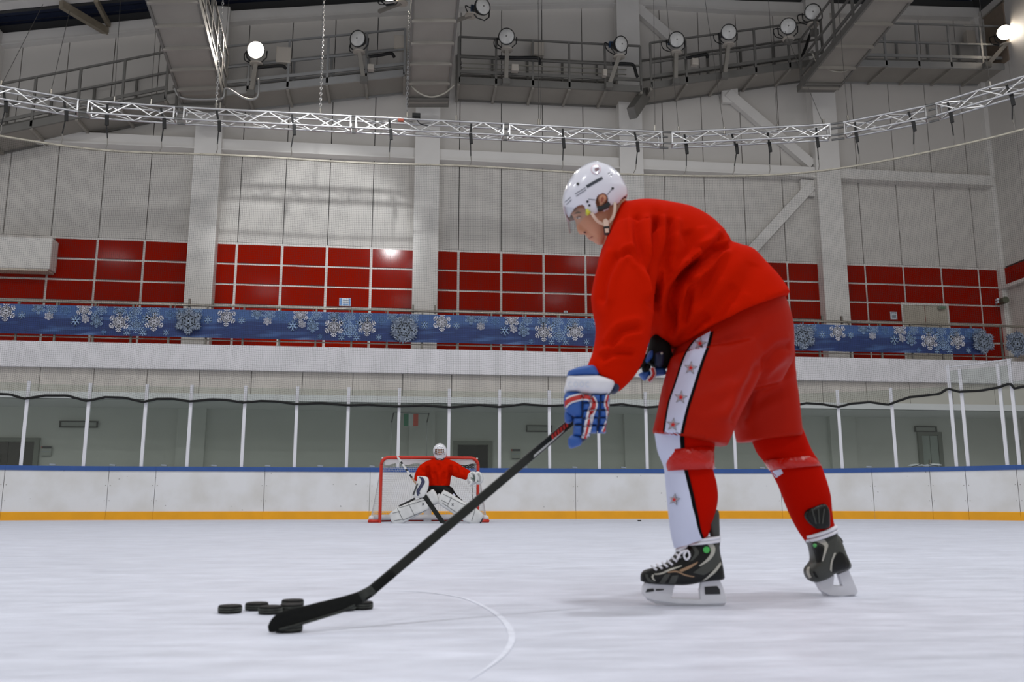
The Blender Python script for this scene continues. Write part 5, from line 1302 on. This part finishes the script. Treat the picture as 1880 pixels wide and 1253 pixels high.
# gloves
blue = mat('blue_glove_leather', (38, 84, 158), 0.5, bump=0.15, bscale=160); navy = mat('navy_glove_seam', (20, 34, 66), 0.6); red_l = mat('red_glove_trim', (180, 40, 36), 0.5); white_l = mat('white_glove_leather', (216, 216, 222), 0.5, var=0.04, vscale=30); palm_m = mat('black_glove_palm', (8, 8, 7), 0.7, spec=0.2)
def glove_near():
    D = 3.05; o = link('glove', None, root); pads = []
    m = MB(); pillow(m, [(1043, 683), (1062, 676), (1088, 673), (1096, 682), (1098, 692), (1070, 694), (1043, 693)], D, .062, 3, 8, seg=3); m.build('cuff_roll', blue, o, smooth=True)
    m = MB(); pillow(m, [(1118, 708), (1126, 700), (1136, 712), (1132, 722), (1122, 722)], D + .02, .05, 3, 6, seg=3); m.build('cuff_lining', navy, o, smooth=True)
    m = MB(); pillow(m, [(1041, 693), (1062, 691), (1092, 691), (1112, 696), (1127, 703), (1124, 715), (1116, 724), (1098, 727), (1076, 726), (1056, 722), (1036, 720), (1038, 706)], D, .068, 3.4, 10, seg=3); cf = m.build('cuff', white_l, o, smooth=True); weld(cf)
    m = MB(); pillow(m, [(1040, 718), (1075, 722), (1114, 724), (1119, 745), (1115, 772), (1107, 790), (1088, 794), (1078, 806), (1062, 816), (1052, 810), (1054, 790), (1054, 770), (1042, 768), (1037, 745)], D, .040, 3, 8, center=(1078, 755), seg=2); hb = m.build('hand', navy, o, smooth=True); weld(hb)
    def pad(P, dd, th, name, mt=blue, pp=2.6):
        m = MB(); pillow(m, P, D + dd, th, pp, 7, seg=3); q = m.build(name, mt, o, smooth=True); weld(q); pads.append(q)
    pad([(1035.5, 747), (1038, 722), (1066, 722), (1068, 745), (1067.5, 767), (1054, 767), (1040, 758)], -.018, .038, 'thumb_pad', pp=3.2)
    pad([(1037, 755), (1050, 762), (1052, 772), (1046, 778), (1038, 776), (1036, 764)], .0, .03, 'thumb_tip')
    def seg(x0, x1, y0, y1, dd=-.02, th=.034, dx=0):
        pad([(x0, y0 + 1), (x0 + 2, y0), (x1 - 2, y0), (x1, y0 + 1), (x1 + dx, y1 - 1), (x1 - 2 + dx, y1), (x0 + 2 + dx, y1), (x0 + dx, y1 - 1)], dd, th, 'finger_pad', pp=3)
    seg(1053, 1069, 769, 780); seg(1053, 1068, 782, 801, dx=-1)
    pad([(1043, 806), (1050, 799), (1062, 801), (1068, 808), (1067, 817), (1056, 822), (1047, 824), (1043, 816)], -.015, .036, 'fingertip')
    for y0, y1 in ((727, 741), (742, 755), (756, 769), (770, 783), (784, 802)): seg(1070, 1084, y0, y1, -.022, .036, dx=-1)
    for x0, x1, d0 in ((1085, 1101, -.02), (1101, 1118, -.012)):
        for k, (y0, y1) in enumerate(((726, 740), (741, 754), (755, 768), (769, 782), (783, 796))): seg(x0 - k * .8, x1 - k * 1.6, y0, y1, d0, .036)
    t = bvh(*pads, hb)
    def band(path, w_, lift, mt, name):
        P = smooth_path([np.array(q, float) for q in path], 5); L_, R_ = [], []
        for i, q in enumerate(P):
            d = P[min(i + 1, len(P) - 1)] - P[max(i - 1, 0)]; n = np.array([-d[1], d[0]]) / np.linalg.norm(d) * w_ / 2; L_.append(q - n); R_.append(q + n)
        m = MB(); patch(m, t, L_, R_, D - .04, lift, 4, 60, k=1); m.build(name, mt, o, smooth=True)
    b1 = [(1033.5, 746), (1046, 735), (1068, 729), (1082, 730), (1089, 738), (1090, 746), (1085, 758), (1081, 775), (1078, 790), (1074, 806)]
    b2 = [(1118, 724), (1113.5, 741), (1117, 756), (1117, 770), (1112, 785), (1108, 794)]
    band(b1, 14, .003, white_l, 'trim_band'); band(b1[:7], 8, .0045, red_l, 'trim_stripe'); band(b1[5:], 4.5, .0045, red_l, 'trim_stripe')
    band(b2, 9, .003, white_l, 'trim_band'); band(b2, 4, .0045, red_l, 'trim_stripe')
    # faint raised lettering on the white cuff
    tc_ = bvh(cf); pale_l = mat('pale_cuff_print', (200, 206, 220), 0.5)
    for i, x in enumerate((1047, 1057, 1068, 1079)):
        m = MB()
        for k in range(14):
            a0, a1 = [(.7 + 4.9 * j / 14 if i != 2 and i != 1 else 2 * math.pi * j / 14) for j in (k, k + 1)]
            q = [(x + r_ * math.cos(a) * .8, 706 + r_ * math.sin(a)) for a, r_ in ((a0, 5.4), (a1, 5.4), (a1, 3.4), (a0, 3.4))]
            P = [hit(tc_, *u, D, .0015) for u in q]
            if all(p is not None for p in P): m.add(P, [(0, 1, 2, 3)])
        if m.f: m.build('cuff_letter', pale_l, o)
glove_near()
def glove_far():
    D = 3.42; o = link('glove', None, root)
    m = MB(); pillow(m, [(1194, 622), (1200, 616), (1216, 616), (1226, 626), (1232, 645), (1233, 660), (1226, 675), (1215, 680), (1196, 672), (1186, 660), (1190, 640)], D, .05, 2.8, 8, seg=3); m.build('palm', palm_m, o, smooth=True)
    for P, mt, dd in (([(1182, 665), (1190, 648), (1198, 644), (1198, 656), (1190, 666), (1184, 670)], blue, -.03), ([(1172, 688), (1184, 680), (1192, 684), (1188, 696), (1182, 699)], blue, -.01), ([(1190, 684), (1202, 676), (1220, 678), (1222, 688), (1206, 691), (1194, 694)], blue, -.01), ([(1202, 650), (1216, 645), (1219, 660), (1215, 674), (1203, 672)], navy, -.04), ([(1178, 676), (1186, 668), (1194, 672), (1192, 682), (1182, 686)], palm_m, -.02)):
        m = MB(); pillow(m, P, D + dd, .026, 2.6, 6, seg=3); m.build('finger_pad', mt, o, smooth=True)
    m = MB(); m.tube(smooth_path([atD(x, y, D - .045) for x, y in ((1197, 676), (1200, 686), (1197, 693), (1191, 700))]), .011, 8); m.build('trim_band', white_l, o, smooth=True)
    m = MB(); m.tube(smooth_path([atD(x, y, D - .052) for x, y in ((1197, 676), (1200, 686), (1197, 693), (1191, 700))]), .006, 8); m.build('trim_stripe', red_l, o, smooth=True)
    m = MB(); pillow(m, disc(1215, 649, 2.4), D - .07, .004, 2.2, 4); m.build('snap', silver, o, smooth=True)
glove_far()

# stick in the skater's hands
stick_m = mat('black_carbon_stick', (24, 27, 25), 0.38, var=0.25, vscale=14, spec=0.3); tape_k = mat('black_blade_tape', (13, 15, 14), 0.75, spec=0.2, bump=0.3, bscale=80); frost = mat('ice_dust', (46, 49, 46), 0.9, var=0.45, vscale=60)
P0 = atD(690, 1078, 2.76); P1 = atD(1216, 634, 3.44)
st = thing('hockey_stick', (*P0[:2], 0), 'black hockey stick held by the skater, blade over a puck', 'hockey stick')
dirn = (P1 - P0) / np.linalg.norm(P1 - P0); nrm = np.cross(dirn, FH); nrm /= np.linalg.norm(nrm)
m = MB(); m.bar(P0 - dirn * .03, P1, .020, .030, up=nrm); shaft = m.build('shaft', stick_m, st, bevel=.004)
m = MB(); m.bar(P1 - dirn * .0, P1 + dirn * .05, .026, .034, up=nrm); m.build('butt_knob', tape_k, st, bevel=.006)
# blade: lofted plate from the neck to the toe
secs = [((717, 1045), (728, 1058), 2.775, .0112), ((700, 1059), (711, 1072.5), 2.765, .0112), ((681, 1074.5), (693, 1088), 2.75, .011), ((664, 1084), (677, 1101), 2.735, .0095), ((645, 1091), (653, 1114), 2.715, .0075), ((620, 1098), (627, 1126), 2.69, .006), ((590, 1105), (598, 1135), 2.66, .0055), ((560, 1112.5), (566, 1145), 2.63, .005), ((532, 1119), (537, 1153), 2.61, .0048), ((510, 1127), (514, 1159), 2.60, .0045), ((498, 1138), (501, 1162), 2.60, .004), ((492, 1150), (494, 1161), 2.60, .003)]
m = MB(); limb(m, secs, p=4, n=20, k=3); bl = m.build('blade', tape_k, st, smooth=True)
m = MB(); limb(m, [((681, 1074), (693, 1088.5), 2.75, .0118), ((671, 1080), (684, 1096), 2.742, .0108), ((657, 1087), (668, 1107), 2.728, .0096)], p=4, n=20, k=2); m.build('frosted_heel', frost, st, smooth=True)
low = [(s_[1][0], s_[1][1], s_[2]) for s_ in secs[4:10]]
m = MB(); Q = smooth_path([atD(x - 2, y - 2.0, D_ - .006) for x, y, D_ in low]); m.tube(Q, .004, 6); m.build('frosted_edge', frost, st, smooth=True)
tsft = bvh(shaft)
for k in range(6):
    t0 = 1012 + k * 5.2; f = lambda x: 1078 + (634 - 1078) * (x - 690) / (1216 - 690)
    m = MB(); patch(m, tsft, [(t0, f(t0) - 6), (t0 + 2.2, f(t0 + 2.2) + 4)], [(t0 + 3.4, f(t0 + 3.4) - 7), (t0 + 5.4, f(t0 + 5.4) + 3)], 3.1, .0015, 2, 4, k=1)
    if m.f: m.build('red_graphic', mat('red_stick_print', (168, 36, 30), 0.5), st)
m = MB(); f = lambda x: 1078 + (634 - 1078) * (x - 690) / (1216 - 690)
patch(m, tsft, [(980, f(980) + 3.0), (1004, f(1004) + 3.0), (1036, f(1036) + 4.5)], [(980, f(980) + 7.5), (1004, f(1004) + 7.5), (1036, f(1036) + 6)], 3.05, .0015, 2, 10, k=1)
if m.f: m.build('silver_graphic', mat('silver_stick_print', (170, 172, 172), 0.4), st)

# pucks
puck_m = mat('black_puck_rubber', (12, 12, 10), 0.6, var=0.3, vscale=50, spec=0.25)
def puck_mesh():
    m = MB(); n = 40; prof = [(.0, .0), (.0355, 0), (.0381, .0022), (.0381, .0232), (.0355, .0254), (0, .0254)]
    R = [[(r * math.cos(t), r * math.sin(t), z) for t in np.arange(n) * 2 * math.pi / n] for r, z in prof[1:-1]]
    m.loft(R); return m.mesh('puck_body', puck_m)
pme = puck_mesh(); pme.polygons.foreach_set('use_smooth', [False] * len(pme.polygons))
def knurl():
    m = MB()
    for k in range(60):
        t = 2 * math.pi * k / 60
        for z in (.009, .0165): m.box((.0382 * math.cos(t), .0382 * math.sin(t), z), (.0016, .0016, .005))
    return m.mesh('knurling', mat('puck_frost', (96, 100, 94), 0.8, var=0.5, vscale=40))
kme = knurl()
pucks = [(422, 1126, 0, 'black puck lying apart, leftmost on the ice'), (471, 1121, 0, 'black puck second from the left of the cluster'), (496, 1127.5, 0, 'black puck just left of stick blade, front row'), (537, 1115, 0, 'black puck behind the blade, farthest of cluster'), (535, 1123.5, 0, 'black puck half hidden behind the blade tip'), (528, 1161, 0, 'black puck under the blade toe, nearest of all'), (664, 1119, 0, 'black puck by the blade heel, rightmost of cluster'), (600, 1127, 0, 'black puck peeping out below the middle of blade'), (632, 1121.5, 0, 'black puck hidden behind blade near its heel'), (1174, 958, 0, 'lone distant puck by the far yellow kick strip')]
for x, y, z, lab in pucks:
    p = onZ(x, y, z)
    if y > 1155: p = onZ(530, 1160.5, 0)
    o = thing('puck', p, lab, 'puck', 'pucks on the ice')
    b = link('puck_body', pme, o)
    if y > 1000: q = link('knurling', kme, o); q['kind'] = 'stuff'; q.rotation_euler[2] = random.random()
# ================================================================== goal
GY = 17.35
red_post = mat('red_goal_steel', (196, 44, 24), 0.4, var=0.06, vscale=8); net_w = mat('white_net_cord', (214, 214, 214), 0.8); pad_w = mat('white_goal_padding', (216, 216, 218), 0.7, var=0.06, vscale=8)
xl = onY(697.5, 950, GY)[0]; xr = onY(877, 950, GY)[0]; gz = onY(780, 841, GY)[2]
goal = thing('hockey_goal', ((xl + xr) / 2, GY, 0), 'red framed hockey goal with white net behind the goalkeeper', 'goal')
def corner(a, b, c, r=0.14, k=6):
    a, b, c = map(lambda q: np.asarray(q, float), (a, b, c)); u = (a - b) / np.linalg.norm(a - b); v = (c - b) / np.linalg.norm(c - b)
    P, Q = b + u * r, b + v * r; cc = P + v * r
    return [cc + (-(v) * math.cos(t) - u * math.sin(t)) * r for t in np.linspace(0, math.pi / 2, k)]
for sx, x in ((-1, xl), (1, xr)):
    m = MB(); m.tube([(x, GY, 0), (x, GY, gz - 0.14)], 0.031, 14); m.build('post', red_post, goal, auto=50)
m = MB(); m.tube([(xl, GY, gz - 0.14)] + corner((xl, GY, 0), (xl, GY, gz), (xr, GY, gz)) + corner((xl, GY, gz), (xr, GY, gz), (xr, GY, 0)) + [(xr, GY, gz - 0.14)], 0.031, 14); m.build('crossbar', red_post, goal, smooth=True)
def base_path(d, w_):
    xm = (xl + xr) / 2; h = (xr - xl) / 2 + w_
    P = []
    for t in np.linspace(0, 1, 41):
        a = math.pi * t
        P.append((xm - h * math.copysign(abs(math.cos(a)) ** 0.55, math.cos(a)), GY + d * abs(math.sin(a)) ** 0.75, 0))
    return P
bp_ = [(xl, GY, .03)] + [(p[0], p[1], .03) for p in base_path(1.12, .20)] + [(xr, GY, .03)]
m = MB(); m.tube(bp_[1:-1], 0.03, 10); m.build('base_frame', red_post, goal, smooth=True)
for q in (0, -2):
    m = MB(); m.tube([bp_[0] if q == 0 else bp_[-1], bp_[1] if q == 0 else bp_[-2]], 0.03, 10); m.build('base_foot', red_post, goal, smooth=True)
m = MB(); m.tube([(p[0], p[1], .085) for p in base_path(1.06, .16)], 0.055, 10); m.build('base_padding', pad_w, goal, smooth=True)
m = MB(); m.bar(((xl + xr) / 2, GY + 1.1, .0), ((xl + xr) / 2, GY + 1.1, .32), .16, .12); m.build('centre_pad', pad_w, goal, bevel=.02)
tp_ = [(p[0], p[1], gz - .01) for p in base_path(.55, -.02)]
m = MB(); m.tube(tp_, 0.018, 8); m.build('top_frame', mat('white_goal_tube', (214, 212, 208), 0.5), goal, smooth=True)
m = MB(); V = []
for x in np.linspace(xl + .06, xr - .06, 50):
    V += [(x, GY + .02, gz - .035), (x, GY + .03, gz - .12 - .02 * math.sin(x * 17))]
m.add(V, [(2 * i, 2 * i + 1, 2 * i + 3, 2 * i + 2) for i in range(49)]); o = m.build('lacing_strip', pad_w, goal); sd = o.modifiers.new('t', 'SOLIDIFY'); sd.thickness = .01
B = np.array([(p[0], p[1], .1) for p in base_path(1.10, .17)]); T = np.array(tp_)
def along(P, n):
    d = np.r_[0, np.cumsum(np.linalg.norm(np.diff(P, axis=0), axis=1))]; q = np.linspace(0, d[-1], n); return np.stack([np.interp(q, d, P[:, i]) for i in range(3)], 1)
nU, nV = 76, 26
Bu, Tu = along(B, nU), along(T, nU)
def npt(i, t):
    sag = .05 * math.sin(math.pi * t); p = Tu[i] * t + Bu[i] * (1 - t); return p + np.array([0, sag, 0])
paths = [[npt(i, j / 8) for j in range(9)] for i in range(nU)] + [[npt(i, j / nV) for i in range(nU)] for j in range(nV + 1)]
for x in np.linspace(xl, xr, 38): paths.append([(x, GY, gz), (x, GY + .3, gz - .01), (x, GY + .55, gz - .01)])
for y in np.linspace(.05, .5, 10): paths.append([(xl, GY + y, gz), ((xl + xr) / 2, GY + y, gz - .015), (xr, GY + y, gz)])
V, Fc = twine(paths, 0.0028)
me = bpy.data.meshes.new('net_mesh'); o_ = origin(goal); me.from_pydata([(v[0] - o_.x, v[1] - o_.y, v[2] - o_.z) for v in V], [], Fc); me.materials.append(net_w); me.update()
ob = link('net_mesh', me, goal); ob['kind'] = 'stuff'
# gathered dark cord in the top right of the net
m = MB()
for r in range(4):
    P = [onY(838 + k * 3.1, 848.5 + r * 3.2 + (1.6 if k % 2 else -1.2) + k * .12, GY + .35) for k in range(12)]; m.tube(P, .009, 5)
o = m.build('gathered_cord', mat('dark_cord', (26, 28, 28), 0.8), goal); o['kind'] = 'stuff'

# ================================================================== the goalkeeper
DG = 16.95
Z3 = lambda x, y: (660 + x / 6.265, 780 + y / 6.265)
def sec(L_, D=DG): return [(Z3(*a), Z3(*b), D + (r[0] if r else 0), th) for a, b, th, *r in L_]
keeper = thing('person', (*atD(805, 960, DG)[:2], 0), 'crouching goalkeeper in red jersey, white mask and white leg pads', 'person')
k_torso = sec([((885, 380), (975, 380), .08), ((790, 418), (1060, 412), .14), ((748, 470), (1092, 460), .17), ((752, 540), (1075, 530), .18), ((780, 620), (1052, 610), .18), ((796, 690), (1040, 690), .18), ((802, 722), (1030, 726), .17), ((850, 746), (985, 746), .12)])
k_arm1 = sec([((790, 412), (810, 570), .13), ((715, 450), (775, 600), .12, -.05), ((665, 510), (745, 615), .11, -.12), ((632, 580), (725, 640), .10, -.16), ((628, 640), (690, 665), .09, -.2)])
k_arm2 = sec([((1040, 402), (1030, 560), .13), ((1110, 430), (1078, 592), .12, -.05), ((1180, 478), (1146, 622), .11, -.12), ((1238, 512), (1205, 636), .10, -.16), ((1278, 542), (1226, 642), .09, -.2)])
k_hip = sec([((800, 700), (1035, 700), .19), ((785, 750), (1062, 745), .20), ((800, 790), (1060, 790), .19)])
k_th1 = sec([((790, 740), (905, 765), .13, -.05), ((740, 800), (890, 850), .12, -.12), ((680, 850), (840, 930), .11, -.18)])
k_th2 = sec([((900, 770), (1062, 715), .13, -.05), ((950, 830), (1125, 815), .12, -.12), ((1020, 920), (1200, 880), .11, -.18)])
k_sh1 = sec([((650, 880), (800, 960), .08, -.14), ((480, 960), (620, 1080), .07, -.14), ((370, 1040), (450, 1140), .05, -.14)])
k_sh2 = sec([((930, 900), (1080, 850), .08, -.14), ((1120, 1040), (1240, 960), .07, -.14), ((1320, 1130), (1400, 1060), .05, -.14)])
m = MB()
for s_, q in ((k_torso, .8), (k_arm1, .7), (k_arm2, .7), (k_hip, .75), (k_th1, .75), (k_th2, .75), (k_sh1, .7), (k_sh2, .7)): limb(m, s_, n=16, k=2, shrink=q)
limb(m, sec([((880, 400), (975, 400), .06), ((870, 350), (985, 350), .085, -.03), ((862, 300), (992, 300), .10, -.03), ((870, 260), (985, 260), .10, -.02), ((900, 235), (955, 235), .06, -.02)]), n=24, k=3)
pillow(m, [Z3(*q) for q in ((915, 320), (935, 320), (942, 345), (926, 350), (910, 345))], DG - .13, .02, 2.2, 4)
kb = m.build('body', skin_m, keeper); fuse(kb, .012, 3)
tk = bvh(kb)
for nm, poly, mt in (('eye', [(893, 312), (905, 306), (917, 312), (905, 318)], 'eye_white'), ('eye', [(935, 312), (947, 306), (959, 312), (947, 318)], 'eye_white'), ('eyebrow', [(888, 302), (905, 294), (920, 300), (905, 299)], 'brow_hair'), ('eyebrow', [(932, 300), (947, 294), (964, 302), (947, 299)], 'brow_hair'), ('lips', [(908, 368), (926, 364), (944, 368), (926, 374)], 'lip_skin'), ('iris', [(902, 308), (909, 308), (909, 316), (902, 316)], 'iris_dark'), ('iris', [(944, 308), (951, 308), (951, 316), (944, 316)], 'iris_dark')):
    m = MB(); stamp(m, tk, [Z3(*q) for q in poly], DG - .1, .004 if nm != 'iris' else .006); m.build(nm, MATS[mt], kb)
m = MB(); limb(m, k_torso, n=36); limb(m, k_arm1, n=28); limb(m, k_arm2, n=28); kj = m.build('jersey', jersey_m, keeper); fuse(kj, .016, 5)
ZP = lambda P: [Z3(*q) for q in P]
folds(kj, [(ZP([(900, 450), (920, 500), (915, 560)]), .02, .03), (ZP([(780, 470), (790, 560), (800, 640)]), .03, .035), (ZP([(1050, 460), (1045, 560), (1040, 620)]), .03, .035), (ZP([(850, 540), (880, 620), (890, 700)]), .02, .035), (ZP([(980, 540), (960, 620), (950, 700)]), .02, .035), (ZP([(1100, 470), (1130, 540), (1110, 590)]), .02, .03), (ZP([(1180, 490), (1190, 560)]), .02, .03), (ZP([(690, 500), (740, 560)]), .02, .03)], scale=97, noise_amp=.014, noise_f=5, seed=9)
m = MB(); limb(m, k_hip, n=28); limb(m, k_th1, n=24); limb(m, k_th2, n=24); kp = m.build('pants', mat('black_pants', (9, 9, 10), 0.6, spec=0.2), keeper); fuse(kp, .016, 4)
m = MB(); pillow(m, ZP([(875, 385), (925, 405), (975, 385), (982, 420), (950, 448), (905, 446), (868, 418)]), DG - .09, .05, 2.5, 5, seg=2); m.build('neck_guard', shell_k, keeper, smooth=True)
m = MB(); patch(m, bvh(kp), ZP([(1072, 800), (1090, 820)]), ZP([(1082, 792), (1110, 816)]), DG - .15, .008, 3, 4, k=1); m.f and m.build('pants_mark', white_c, keeper)
padm = mat('white_pad_leather', (212, 213, 212), 0.5, var=0.14, vscale=6, bump=0.2, bscale=30); padg = mat('grey_pad_scuff', (168, 170, 170), 0.6, var=0.2, vscale=8)
def leg_pad(main, knee, lines, mark, D):
    o = link('leg_pad', None, keeper)
    m = MB(); pillow(m, ZP(main), D, .10, 4.5, 9, seg=2); b = m.build('shin_face', padm, o, smooth=True); weld(b)
    if knee: m = MB(); pillow(m, ZP(knee), D + .02, .10, 4.5, 8, seg=2); b2 = m.build('thigh_rise', padm, o, smooth=True); weld(b2)
    t = bvh(b)
    for a, c in lines:
        L_, R_ = thick_line(Z3(*a), Z3(*c), 1.0); m = MB(); patch(m, t, L_, R_, D - .1, .006, 2, 10, k=1); m.f and m.build('seam', mat('pad_seam', (112, 114, 116), 0.7), o)
    m = MB(); stamp(m, t, [Z3(mark[0] + x, mark[1] + y) for x, y in ((-14, -18), (0, -6), (14, -18), (6, 0), (14, 20), (0, 8), (-14, 20), (-6, 0))], D - .1, .008); m.build('pad_mark', mat('pad_mark_grey', (84, 86, 94), 0.6), o)
    return o
p1_ = leg_pad([(345, 1025), (395, 985), (440, 955), (520, 920), (610, 880), (700, 850), (770, 838), (812, 880), (825, 930), (800, 975), (700, 1030), (590, 1090), (500, 1140), (440, 1152), (395, 1150), (360, 1100)], [(772, 790), (812, 762), (850, 745), (890, 800), (915, 870), (905, 905), (840, 935), (805, 900), (785, 845)], [((435, 965), (500, 1100)), ((450, 960), (810, 850)), ((500, 1100), (800, 975)), ((380, 1020), (470, 1000)), ((395, 1110), (500, 1090)), ((560, 905), (640, 1060))], (732, 915), DG - .28)
p2_ = leg_pad([(968, 752), (1010, 770), (1060, 800), (1150, 855), (1240, 910), (1320, 950), (1380, 990), (1428, 1038), (1412, 1080), (1370, 1143), (1290, 1145), (1200, 1110), (1080, 1030), (990, 970), (930, 930), (903, 900), (912, 840), (940, 790)], None, [((960, 800), (1240, 940)), ((950, 900), (1110, 1010)), ((940, 870), (1030, 915)), ((1260, 940), (1200, 1080)), ((1330, 980), (1290, 1110)), ((1060, 830), (1010, 940))], (1072, 920), DG - .28)
for par, P in ((p1_, [(352, 1088), (372, 1085), (405, 1125), (400, 1145), (378, 1140)]), (p2_, [(1385, 1120), (1412, 1078), (1422, 1085), (1405, 1125), (1385, 1143)])):
    m = MB(); pillow(m, ZP(P), DG - .2, .05, 3, 5, seg=2); m.build('skate_toe', shell_k, par, smooth=True)
for P in ([(560, 890), (470, 935), (455, 945)], [(640, 850), (560, 890), (540, 905)]):
    m = MB(); m.tube(smooth_path([atD(*Z3(*q), DG - .2) for q in P]), .02, 8); m.build('pad_strap', shell_k, p1_, smooth=True)
bk = link('blocker', None, keeper)
m = MB(); pillow(m, ZP([(668, 592), (720, 592), (782, 606), (800, 660), (790, 740), (755, 815), (735, 838), (680, 845), (630, 832), (605, 808), (630, 740), (655, 670)]), DG - .36, .05, 5, 8, seg=2); b = m.build('board', padm, bk, smooth=True); weld(b); t = bvh(b)
nv_ = mat('navy_pad_print', (48, 52, 84), 0.6)
for w_, P in ((1.6, [(690, 600), (722, 650), (690, 720), (665, 760), (672, 820)]), (1.6, [(715, 605), (742, 660), (705, 730), (682, 770), (690, 800)])):
    Q = smooth_path([np.array(Z3(*q)) for q in P], 4); Lr = [q - np.array([w_, 0]) for q in Q]; Rr = [q + np.array([w_, 0]) for q in Q]; m = MB(); patch(m, t, Lr, Rr, DG - .4, .006, 2, 24, k=1); m.f and m.build('print_line', nv_, bk)
m = MB(); patch(m, t, ZP([(650, 676), (600, 800)]), ZP([(676, 680), (628, 812)]), DG - .4, .006, 3, 12, k=1); m.f and m.build('side_patch', mat('charcoal_patch', (62, 62, 64), 0.6), bk)
# fingers of the stick hand closed round the paddle below the board
for k in range(4):
    m = MB(); m.tube(smooth_path([atD(*Z3(735 + k * 9, 775 + k * 13), DG - .30), atD(*Z3(768 + k * 9, 790 + k * 13), DG - .34), atD(*Z3(775 + k * 9, 806 + k * 13), DG - .30)]), .018, 8); m.build('finger', padm, bk, smooth=True)
cg = link('catching_glove', None, keeper)
m = MB(); pillow(m, ZP([(1240, 610), (1250, 570), (1275, 545), (1310, 540), (1345, 552), (1345, 620), (1335, 680), (1300, 700), (1265, 705), (1245, 665)]), DG - .30, .08, 2.6, 7, seg=2); m.build('cuff', padm, cg, smooth=True)
m = MB(); pillow(m, ZP([(1325, 560), (1350, 540), (1385, 545), (1415, 575), (1427, 620), (1418, 660), (1390, 685), (1345, 690), (1325, 640)]), DG - .34, .07, 2.6, 7, seg=2); m.build('pocket', padm, cg, smooth=True)
for k, P in enumerate(([(1262, 560), (1285, 600), (1275, 650)], [(1295, 550), (1315, 600), (1305, 660)], [(1330, 560), (1345, 610), (1340, 660)], [(1365, 560), (1385, 610), (1378, 655)], [(1258, 640), (1290, 660), (1262, 700)])):
    m = MB(); m.tube(smooth_path([atD(*Z3(*q), DG - .37 - .03 * (k > 1)) for q in P]), .022, 8); m.build('finger_pad', padg if k % 2 else padm, cg, smooth=True)
for P in ([(1312, 580), (1325, 650)], [(1280, 610), (1300, 625), (1320, 620)], [(1350, 600), (1362, 660)]):
    m = MB(); m.tube(smooth_path([atD(*Z3(*q), DG - .40) for q in P]), .008, 6); m.build('glove_lacing', mat('green_grey_lacing', (74, 92, 84), 0.7), cg, smooth=True)
# mask with cage
mk = link('mask', None, keeper)
full = ZP([(925, 214), (960, 225), (992, 258), (1008, 308), (1000, 358), (976, 398), (952, 424), (925, 432), (896, 418), (868, 378), (847, 318), (853, 265), (888, 228)])
O = smooth_path([np.array(q) for q in full + [full[0]]], 6)[:-1]
m = MB(); prm = pillow(m, O, DG - .03, .145, 2.4, 26)
hole = lambda x, y: abs((x - Z3(926, 0)[0]) * 6.265) < 52 - max(0, (y - Z3(0, 330)[1]) * 6.265) * .9 and 286 < (y - 780) * 6.265 < 356
front = [min(i for i in f) < len(m.v) // 2 for f in m.f]
keep = [f for f, fr in zip(m.f, front) if not (fr and hole(sum(prm[i][0] for i in f) / 4, sum(prm[i][1] for i in f) / 4))]
m.f = keep; m.m = [0] * len(keep)
mo = m.build('shell', mat('white_mask_shell', (220, 220, 224), 0.3, coat=0.3), mk, smooth=True); weld(mo)
wire = mat('cage_wire', (200, 200, 204), 0.3, metal=0.7)
for y in (300, 326, 346):
    m = MB(); m.tube(smooth_path([atD(*Z3(874, y - 4), DG - .14), atD(*Z3(900, y + 3), DG - .185), atD(*Z3(926, y + 6), DG - .195), atD(*Z3(952, y + 3), DG - .185), atD(*Z3(978, y - 4), DG - .14)]), .005, 6); m.build('cage_bar', wire, mk)
for x in (896, 926, 956):
    m = MB(); m.tube([atD(*Z3(x, 284), DG - .17), atD(*Z3(x, 320), DG - .195), atD(*Z3(926 + (x - 926) * .7, 366), DG - .175)], .005, 6); m.build('cage_bar', wire, mk)
tm = bvh(mo)
for P in ([(890, 262), (905, 272)], [(940, 270), (965, 262)], [(918, 250), (930, 265)], [(862, 320), (872, 350)], [(985, 318), (978, 350)], [(905, 392), (945, 392)]):
    L_, R_ = thick_line(Z3(*P[0]), Z3(*P[1]), .9); m = MB(); patch(m, tm, L_, R_, DG - .15, .005, 2, 5, k=1); m.f and m.build('mask_print', mat('mask_grey', (120, 124, 134), 0.5), mk)
# goalkeeper's stick
g0 = atD(*Z3(436, 368), DG - .18); g1 = atD(*Z3(740, 812), DG - .36); g2 = atD(*Z3(958, 1128), DG - .36)
gs_ = thing('goalie_stick', (*g2[:2], 0), 'goalkeeper stick with black and white shaft and dark wide paddle', 'hockey stick')
stick_w = mat('white_stick_paint', (204, 204, 204), 0.5); d_ = (g1 - g0)
for k, (a, b) in enumerate(((0, .14), (.14, .20), (.20, .33), (.33, .38), (.38, .48), (.48, .56), (.56, .72), (.72, 1.0))):
    m = MB(); m.bar(g0 + d_ * a, g0 + d_ * b, .025, .034, up=np.cross(d_, FH)); m.build('shaft_section', [stick_w, shell_k][k % 2] if k != 6 else mat('bare_shaft', (170, 140, 116), 0.5), gs_)
m = MB(); d2 = (g2 - g1); m.bar(g1 - d2 * .02, g2, .02, .085, up=np.cross(d2, FH)); m.build('paddle', stick_m, gs_, bevel=.004)
m = MB(); limb(m, [(Z3(930, 1112), Z3(958, 1136), DG - .36, .010), (Z3(965, 1108), Z3(966, 1140), DG - .36, .010), (Z3(1000, 1112), Z3(1000, 1142), DG - .38, .009), (Z3(1060, 1118), Z3(1060, 1142), DG - .42, .008), (Z3(1100, 1124), Z3(1100, 1140), DG - .45, .006)], p=4, n=14, k=2); m.build('blade', stick_m, gs_, smooth=True)
